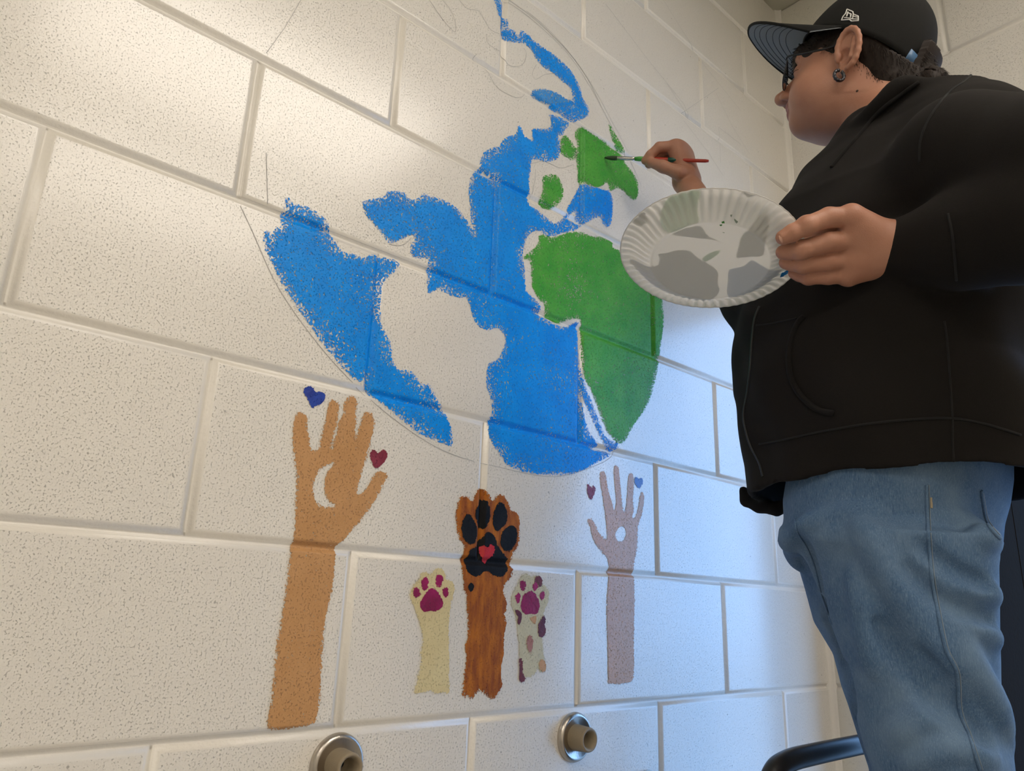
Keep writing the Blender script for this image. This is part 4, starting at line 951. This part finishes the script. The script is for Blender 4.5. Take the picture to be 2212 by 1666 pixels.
# hollow hem
sections(hs, [1.2, 1.45], [np.interp(1.34, zs, cxs)]*2, [np.interp(1.34, zs, rxs)-.010]*2, [.572]*2, [np.interp(1.34, zs, rys)-.010]*2, .004, 2.3, zlo=1.2, zhi=HEMZ+.055, sub=True)
hs.chain([ony(q, .565) for q in ((1606, 1060), (1612, 1082), (1640, 1094), (1678, 1100), (1706, 1086), (1730, 1068))], [.0075, .009, .010, .010, .009, .007], .006)
HSV, HSQ = hs.poly(); HSV = relax(HSV, HSQ, 2, .5); HSQ = orient(HSV, HSQ)
hood = link('hoodie', mesh_np('hoodie', HSV, HSQ), M['hoodie'], person)
tag(hood, 'black zip-up fleece hoodie')
bv_h = BVHTree.FromPolygons([Vector(v) for v in HSV], [tuple(int(i) for i in q) for q in HSQ])
def cast_line(bv, px, n=10, lift=.0005):
    P = spline(np.array(px, float), n); out = [cast(bv, q, lift) for q in P]; return [x for x in out if x is not None]
def seam(name, bv, px, r, m, parent, n=10, lift=.0004, sides=6, flat=1.0):
    P = cast_line(bv, px, n, lift)
    if len(P) > 3: return MB().tube(P, r, sides, True, flat).build(name, m, parent)
seam('zipper', bv_h, [(1641, 662), (1630, 690), (1624, 740), (1620, 800), (1614, 850), (1606, 895), (1611, 930), (1622, 965), (1640, 1000), (1648, 1030)], .0019, M['zip'], hood)
seam('pocket_edge', bv_h, [(1737, 684), (1724, 698), (1711, 728), (1704, 768), (1707, 809), (1721, 842), (1741, 866), (1768, 886), (1801, 893)], .0042, M['rib'], hood, lift=.001)
seam('pocket_seam', bv_h, [(1634, 703), (1660, 700), (1690, 694), (1721, 688)], .0012, M['darkthread'], hood)
seam('hem_seam', bv_h, [(1640, 960), (1690, 951), (1774, 933), (1875, 916), (1976, 906), (2057, 904), (2127, 916), (2205, 940)], .0016, M['darkthread'], hood)
seam('side_seam', bv_h, [(2040, 694), (2047, 750), (2057, 896), (2058, 963), (2062, 1020)], .0012, M['darkthread'], hood)
seam('shoulder_seam', bv_h, [(2098, 162), (2080, 178), (2050, 200), (2010, 252), (1989, 302), (1986, 350)], .0018, M['darkthread'], hood)
seam('cuff_seam', bv_h, [(2048, 462), (2056, 500), (2062, 550), (2066, 606)], .0015, M['darkthread'], hood)
seam('collar_edge', bv_h, [(1985, 178), (1935, 212), (1895, 246), (1858, 290), (1826, 326), (1796, 362)], .0030, M['rib'], hood, lift=.001)

# ---- jeans
js = SDF((.16, .34, SEAT), (.68, .82, 1.42), .0036)
def leg(rows, cy, ry0, ry1):
    z = []; c = []; r = []
    for (q0, q1) in rows:
        zz, cc, rr_ = tangent([q0, q1], cy, np.interp(ony(q0, cy)[2], [.9, 1.25], [ry1, ry0])); z.append(zz); c.append(cc); r.append(rr_)
    z = np.array(z); c = np.array(c); r = np.array(r); o_ = np.argsort(z); z, c, r = z[o_], c[o_], r[o_]
    z = np.concatenate([[SEAT+.03, SEAT+.12], z]); c = np.concatenate([[c[0]+.035, c[0]+.03], c]); r = np.concatenate([[.070, .072], r])
    return z, c, r, np.full(len(z), cy), np.interp(z, [.5, .9, 1.25], [.065, ry1, ry0])
near_rows = [((1722, 1150), (2162, 1185)), ((1748, 1210), (2158, 1230)), ((1774, 1284), (2157, 1285)), ((1798, 1351), (2157, 1350)), ((1825, 1429), (2158, 1420)), ((1838, 1490), (2160, 1500)), ((1856, 1570), (2168, 1560)), ((1872, 1632), (2186, 1625)), ((1887, 1666), (2191, 1666))]
a = leg(near_rows, .490, .088, .080); sections(js, *a, 0, 2.2, zlo=SEAT+.03, zhi=a[0].max())
far_rows = [((1698, 1180), (2080, 1180)), ((1727, 1222), (2080, 1230)), ((1741, 1267), (2080, 1285)), ((1761, 1348), (2080, 1350)), ((1803, 1419), (2090, 1420)), ((1820, 1480), (2095, 1500)), ((1835, 1523), (2100, 1540)), ((1858, 1603), (2110, 1600)), ((1880, 1666), (2120, 1666))]
b_l = leg(far_rows, .655, .085, .078); sections(js, *b_l, .004, 2.2, zlo=SEAT+.03, zhi=b_l[0].max())
zp = []; cp = []; rp = []
for q0, q1 in (((1694, 1178), (2164, 1178)), ((1702, 1130), (2169, 1130)), ((1700, 1090), (2182, 1090)), ((1708, 1040), (2190, 1040)), ((1715, 980), (2190, 980))):
    zz, cc, rr_ = tangent([q0, q1], .572, .165); zp.append(zz); cp.append(cc); rp.append(rr_)
o_ = np.argsort(zp); zp, cp, rp = np.array(zp)[o_], np.array(cp)[o_], np.array(rp)[o_]
sections(js, zp, cp, rp-.004, np.full(len(zp), .572), np.full(len(zp), .162), .035, 2.5, zlo=zp.min(), zhi=min(zp.max(), 1.40))
JV, JQ = js.poly(); bv_j = BVHTree.FromPolygons([Vector(v) for v in JV], [tuple(int(i) for i in q) for q in JQ])
for px, r, k in (([(2166, 1182), (2130, 1160), (2080, 1132), (2020, 1112)], .010, .014), ([(2156, 1294), (2120, 1272), (2070, 1250)], .010, .012), ([(2157, 1389), (2125, 1365), (2085, 1345)], .010, .012), ([(2170, 1560), (2130, 1500), (2085, 1440), (2050, 1400)], .012, .016),
                 ([(1860, 1130), (1900, 1200), (1960, 1290), (2010, 1370), (2060, 1440)], .012, .018), ([(2040, 1330), (2090, 1430), (2150, 1540), (2190, 1630)], .012, .016), ([(1850, 1240), (1880, 1350), (1890, 1450)], .010, .018), 
                 ([(1935, 1600), (2000, 1560), (2060, 1500)], .010, .016), ([(1720, 1140), (1800, 1118), (1900, 1108)], .008, .014), ([(1960, 1660), (2050, 1620), (2150, 1640)], .010, .014), ([(1702, 1170), (1720, 1200), (1735, 1225)], .010, .012)):
    P = cast_line(bv_j, px, 3, 0)
    if len(P) > 2:
        n_ = len(P); rs = r*np.clip(np.sin(np.linspace(.25, np.pi-.25, n_))*1.2, .4, 1); js.chain([p_+FWD*(rr_*.55) for p_, rr_ in zip(P, rs)], list(rs), k)
for px, r in (([(1730, 1172), (1752, 1217), (1772, 1284), (1796, 1351), (1822, 1429), (1836, 1490), (1850, 1560)], .007), ([(1990, 1180), (2060, 1230), (2130, 1262)], .006), ([(1960, 1230), (2040, 1300), (2140, 1340)], .006), ([(1990, 1420), (2060, 1520), (2130, 1600)], .007), ([(1900, 1350), (1960, 1450), (2030, 1540)], .006)):
    P = cast_line(bv_j, px, 3, .003)
    if len(P) > 2: js.chain(P, [r]*len(P), .012, True)
JV, JQ = js.poly(); JV = relax(JV, JQ, 2, .5); JQ = orient(JV, JQ)
bv_j = BVHTree.FromPolygons([Vector(v) for v in JV], [tuple(int(i) for i in q) for q in JQ])
jeans = link('jeans', mesh_np('jeans', JV, JQ), M['denim'], person)
tag(jeans, 'faded blue denim jeans')
sp = [(2001, 1048), (2003, 1106), (2006, 1166), (2013, 1247), (2026, 1324), (2043, 1402), (2067, 1455), (2073, 1536), (2094, 1593), (2117, 1664)]
seam('side_seam', bv_j, sp, .0022, M['denim'], jeans, lift=.0)
seam('side_stitching', bv_j, [(x+6, y) for x, y in sp], .0005, M['palethread'], jeans)
seam('bar_tack', bv_j, [(2011, 1075), (2011, 1082), (2012, 1090), (2012, 1098)], .0014, M['goldthread'], jeans)
seam('pocket_stitching', bv_j, [(2124, 1066), (2128, 1090), (2134, 1120), (2146, 1140), (2160, 1156)], .0008, M['palethread'], jeans)
seam('back_pocket_edge', bv_j, [(2119, 1060), (2123, 1090), (2129, 1122), (2143, 1146), (2160, 1164)], .0022, M['denim'], jeans)
seam('fly_seam', bv_j, [(1716, 1120), (1722, 1150), (1740, 1180), (1756, 1216), (1775, 1285), (1798, 1350)], .0016, M['denim'], jeans)
for ft in (np.array([.510, .490, SEAT]), np.array([.430, .655, SEAT])):
    sh = SDF(ft-[.20, .08, .01], ft+[.12, .08, .14], .004)
    sh.cap(ft+[.03, 0, .04], ft+[-.13, 0, .035], .042, .040); sh.cap(ft+[.01, 0, .05], ft+[.01, 0, .10], .045, .042, .03)
    sh.op(lambda X, Y, Z: (SEAT+.001-Z)+0*X+0*Y, ft-[.2, .08, .02], ft+[.12, .08, .0], 0, True)
    V, Q = sh.poly(); V[:, 2] = np.maximum(V[:, 2], SEAT+.0005); link('shoe', mesh_np('shoe', V, orient(V, Q)), M['shoe'], person)

# ---- cap
ct = math.radians(22)
C1 = math.cos(ct)*E1+math.sin(ct)*E3; C3 = -math.sin(ct)*E1+math.cos(ct)*E3; C2 = E2
CO = H(.006, 0, .040)
CP = lambda f, s, u: CO+C1*f+C2*s+C3*u
capo = MB(); nth_, nph = 72, 22
RF, RB, RS, CH = .104, .100, .087, .124
cv_ = []
for i in range(nph+1):
    ph = i/nph*math.pi/2
    for j in range(nth_):
        t = 2*math.pi*j/nth_; cr = math.cos(ph)**.72 if i < nph else 0.0
        f = (RF if math.cos(t) > 0 else RB)*math.cos(t)*cr; s = RS*math.sin(t)*cr
        pan = 1-.012*abs(math.sin(3*t))*math.sin(2*ph)
        cv_.append(CP(f*pan+.006*math.sin(ph), s*pan, CH*math.sin(ph)**1.0-.006*(1-math.cos(t))*0))
cf = []
for i in range(nph):
    for j in range(nth_):
        t = 2*math.pi*(j+.5)/nth_; ba = abs(((t-math.pi+math.pi) % (2*math.pi))-math.pi); zc = CH*math.sin((i+.5)/nph*math.pi/2)
        if ba < math.radians(30) and zc < .046*math.sqrt(max(0, 1-(ba/math.radians(30))**2)): continue
        cf.append((i*nth_+j, i*nth_+(j+1) % nth_, (i+1)*nth_+(j+1) % nth_, (i+1)*nth_+j))
cap_o = capo.add(cv_, cf).build('cap', M['captop'], person)
sm_ = cap_o.modifiers.new('thickness', 'SOLIDIFY'); sm_.thickness = .0025; sm_.offset = -1
tag(cap_o, 'black flat-brim baseball cap')
bv_c = BVHTree.FromPolygons([Vector(v) for v in capo.v], capo.f)
# brim: upper black face and grey underside
bt, bb = [], []
nb, mbm = 30, 12
for i in range(nb+1):
    a_ = (i/nb-.5)*2*math.radians(80); f0 = RF*math.cos(a_); s0 = RS*math.sin(a_)
    ext = .108*max(0, math.cos(a_*.97))**.55
    for j in range(mbm+1):
        v = j/mbm; f = f0+ext*v*(1.0-.08*abs(math.sin(a_))); s = s0*(1+.10*v*math.cos(a_)); u = .002-.030*(s/RS)**2*v*.55-.004*v
        bt.append(CP(f, s, u+.0016)); bb.append(CP(f, s, u-.0016))
ff = [(i*(mbm+1)+j, i*(mbm+1)+j+1, (i+1)*(mbm+1)+j+1, (i+1)*(mbm+1)+j) for i in range(nb) for j in range(mbm)]
bo = MB().add(bt, ff)
n0 = len(bt); edge = [i*(mbm+1)+mbm for i in range(nb+1)]
bo.tube([(np.array(bt[e])+np.array(bb[e]))/2 for e in edge], .0024, 8)
brim = bo.build('brim', M['captop'], cap_o)
ub = MB().add(bb, [q[::-1] for q in ff]).build('underbrim', M['underbrim'], cap_o); tag(ub, 'grey underside of the brim')
for v in (.30, .42, .54, .66, .78, .88):
    pts = []
    for i in range(2, nb-1):
        e = i*(mbm+1); j = v*mbm; k_ = int(j); w_ = j-k_; pts.append(np.array(bb[e+k_])*(1-w_)+np.array(bb[e+k_+1])*w_-C3*.0002)
    MB().tube(pts, .0004, 5).build('brim_stitching', M['darkthread'], ub)
MB().lathe([(.006, 0), (.0055, .002), (.003, .0035), (0, .004)], CP(.006, 0, CH-.001), C3, 16).build('button', M['captop'], cap_o)
st = [CP(-RB*math.cos(t)*1.0, RS*math.sin(t), .006) for t in np.radians(np.linspace(-36, 36, 17))]
sv = []; 
for p_ in st: sv += [p_-C3*.010, p_+C3*.010]
so = MB().add(sv, [(2*i, 2*i+1, 2*i+3, 2*i+2) for i in range(16)]).build('strap', M['strap'], cap_o); s_ = so.modifiers.new('thickness', 'SOLIDIFY'); s_.thickness = .002
tag(so, 'blue plastic snap strap')
# embroidered emblem on the side
kl = lambda pts: crop(1600, 0, 2212/460, pts)
def stroke(pts, r=.0010):
    P = []
    pp = kl(pts)
    for a, b in zip(pp[:-1], pp[1:]):
        for t in np.linspace(0, 1, 6, endpoint=False): P.append((a[0]+(b[0]-a[0])*t, a[1]+(b[1]-a[1])*t))
    P.append(pp[-1]); P = [x for x in (cast(bv_c, q, .0006) for q in P) if x is not None]
    return P, r
em_ = MB()
for pts, r in (([(1105, 95), (1165, 122), (1170, 148), (1220, 168), (1222, 216), (1150, 220), (1132, 203), (1046, 209), (1062, 172), (1088, 142), (1105, 95)], .0009), ([(1075, 183), (1140, 190), (1160, 198), (1220, 200)], .0008),
               ([(1100, 172), (1112, 125)], .0011), ([(1112, 135), (1145, 145)], .0010), ([(1145, 145), (1140, 180)], .0011), ([(1168, 150), (1162, 190)], .0008), ([(1165, 168), (1215, 182)], .0007)):
    P, r = stroke(pts, r)
    if len(P) > 2: em_.tube(P, r, 6)
if em_.v: tag(em_.build('emblem', M['thread'], cap_o), 'white embroidered flag emblem')

# ---- hair
hr = SDF((-.155, -.11, -.115), (.135, .11, .115), .0022)
hr.ell((-.008, 0, .050), (.1035, .0805, .090))
hr.ell((.040, 0, .032), (.0665, .0680, .060), .012)
hr.ell((-.050, 0, -.026), (.050, .061, .050), .03)
# cut along the hairline: over the temples, round the ears, down to the nape
hr.op(lambda X, Y, Z: np.maximum(Z-(.021+.05*np.clip(X-.03, 0, 1)+.003*np.sin(X*260+Y*90)), .012-X)+0*Y, (.0, -.12, -.12), (.15, .12, .06), .005, True, 0.0)
for s in (1, -1):
    hr.cap((.036, s*.0680, .026), (.031, s*.0685, .016), .0075, .0045, .008)
    hr.ell((.008, s*.086, -.004), (.024, .020, .034), .006, True)
hr.op(lambda X, Y, Z: (Z+.066)+.30*(X+.05)+.004*np.sin(Y*300)+0*Y, (-.2, -.12, -.13), (.15, .12, -.03), .004, True, 0.0)
hr.ell((.015, 0, -.090), (.055, .12, .075), .006, True)
hr.ell((-.106, 0, -.020), (.027, .046, .036), .012)
hr.ell((.086, 0, .048), (.026, .050, .022), .010)
# keep it inside the cap above the rim
V, Q = hr.poly(); V = relax(V, Q, 2, .5); Q = orient(V, Q)
Wv = V@HM[:3, :3].T+HM[:3, 3]
lc_ = np.stack([(Wv-CO)@C1, (Wv-CO)@C2, (Wv-CO)@C3], 1)
qn = np.sqrt((lc_[:, 0]/np.where(lc_[:, 0] > 0, RF, RB))**2+(lc_[:, 1]/RS)**2+(np.maximum(lc_[:, 2], 0)/CH)**2)
over = (lc_[:, 2] > -.002) & (qn > .95) & ~((lc_[:, 0] < -.05) & (np.abs(lc_[:, 1]) < .042) & (lc_[:, 2] < .045))
sc = np.where(over, .95/qn, 1.0)[:, None]
Wv = CO+lc_[:, :1]*sc*C1+lc_[:, 1:2]*sc*C2+lc_[:, 2:]*np.where(over[:, None], sc, 1)*C3
hair = link('hair', mesh_np('hair', Wv, Q), M['hair'], person)
# loose strands over the shell
me = hair.data; nv = len(Wv); vn = np.zeros(nv*3, np.float32); me.vertices.foreach_get('normal', vn); vn = vn.reshape(-1, 3)
Lh = Hi(Wv); ok = np.nonzero(~over & (lc_[:, 2] < .03))[0]; pick = rng.choice(ok, min(6000, len(ok)), replace=False)
hv, hf_ = [], []
for i in pick:
    n = vn[i]; l = Lh[i]
    if l[0] > .05 and l[2] < .034: continue
    if l[0] > .03: dr = -E1*.3-E3*.6+E2*.05*np.sign(l[1])
    elif l[0] < -.09: dr = -E3*.9-E1*.35
    else: dr = -E3*.9-E1*.45
    dr = dr+n*.45+rng.normal(0, .16, 3); dr /= np.linalg.norm(dr); ln_ = rng.uniform(.006, .014)
    s = np.cross(dr, n); s /= np.linalg.norm(s)+1e-9; w = .00055; b0 = len(hv)
    p0 = Wv[i]-n*.001; p1 = p0+dr*ln_*.55+n*.001; p2 = p0+dr*ln_-E3*.001
    hv += [p0-s*w, p0+s*w, p1+s*w*.7, p1-s*w*.7, p2]; hf_ += [(b0, b0+1, b0+2, b0+3), (b0+3, b0+2, b0+4)]
tag(MB().add(hv, hf_).build('hair_strands', M['hair'], hair), kind='stuff')

# ---- glasses, eye, earring
gm = MB()
def lens_loop(s):
    pts = []
    for k_ in range(28):
        t = 2*math.pi*k_/28; cx_ = abs(math.cos(t))**.7*math.copysign(1, math.cos(t)); sx_ = abs(math.sin(t))**.7*math.copysign(1, math.sin(t))
        pts.append(H(.1135-.010*(abs(.034+.0245*cx_*1)/.06)**2, s*(.034+.0245*cx_), .008+.0185*sx_))
    return pts
for s in (1, -1):
    lp = lens_loop(s); gm.tube(lp+[lp[0]], .0008, 8, False)
gm.tube(spline([H(.113, .0100, .016), H(.118, 0, .019), H(.113, -.0100, .016)], 5), .0011, 8)
gfr = gm.build('glasses', M['wire'], person); tag(gfr, 'thin black wire-rimmed glasses')
for s in (1, -1):
    lp = lens_loop(s); cen = np.mean(lp, 0)+E1*.0012; MB().add([cen]+lp, [(0, 1+i, 1+(i+1) % 28) for i in range(28)]).build('lens', M['lens'], gfr)
    MB().tube(spline([H(.1055, s*.0590, .020), H(.101, s*.0640, .022), H(.075, s*.0710, .0195), H(.045, s*.0755, .0205), H(.024, s*.0790, .0225), H(.012, s*.0780, .022), H(.004, s*.0760, .014)], 6), [.0013]*10+[.0019]*27, 8).build('temple', M['wire'], gfr)
for s in (1, -1):
    lm = MB()
    arc = [H(.0835+.0128*math.cos(t), s*(.033+.0128*math.sin(t)), .0085) for t in np.radians(np.linspace(-55, 80, 14))]
    lm.tube(arc, .0009, 6)
    for p_ in arc[::1]:
        d = p_-H(.080, s*.033, .0085); d /= np.linalg.norm(d); lm.tube([p_, p_+d*.004-E3*.002, p_+d*.0075-E3*.0022], [.0004, .0003, .0001], 4)
    lm.build('eyelashes', M['lash'], body)
    MB().tube(spline([H(.0985, s*.016, .034), H(.0965, s*.032, .039), H(.086, s*.050, .034)], 6), [.0016]*7+[.0022]*2+[.0012]*4, 6).build('eyebrow', M['hair'], body)
lob = earP(.006, .003, -.030); ec = H(lob[0]+.001, lob[1]+.0035, lob[2]-.0075)
ev = E1*.72+E2*.69; en = np.cross(E3, ev); er = MB()
er.tube([ec+E3*.0080*math.cos(t)+ev*.0080*math.sin(t) for t in np.linspace(.25, 2*math.pi-.25, 28)], .0026, 10)
for t in np.linspace(.8, 2*math.pi-.8, 9): er.tube([ec+(E3*math.cos(t)+ev*math.sin(t))*.0084+en*w_ for w_ in (-.0030, .0030)], .0012, 6)
tag(er.build('earring', M['earmetal'], person), 'thick dark hoop earring')
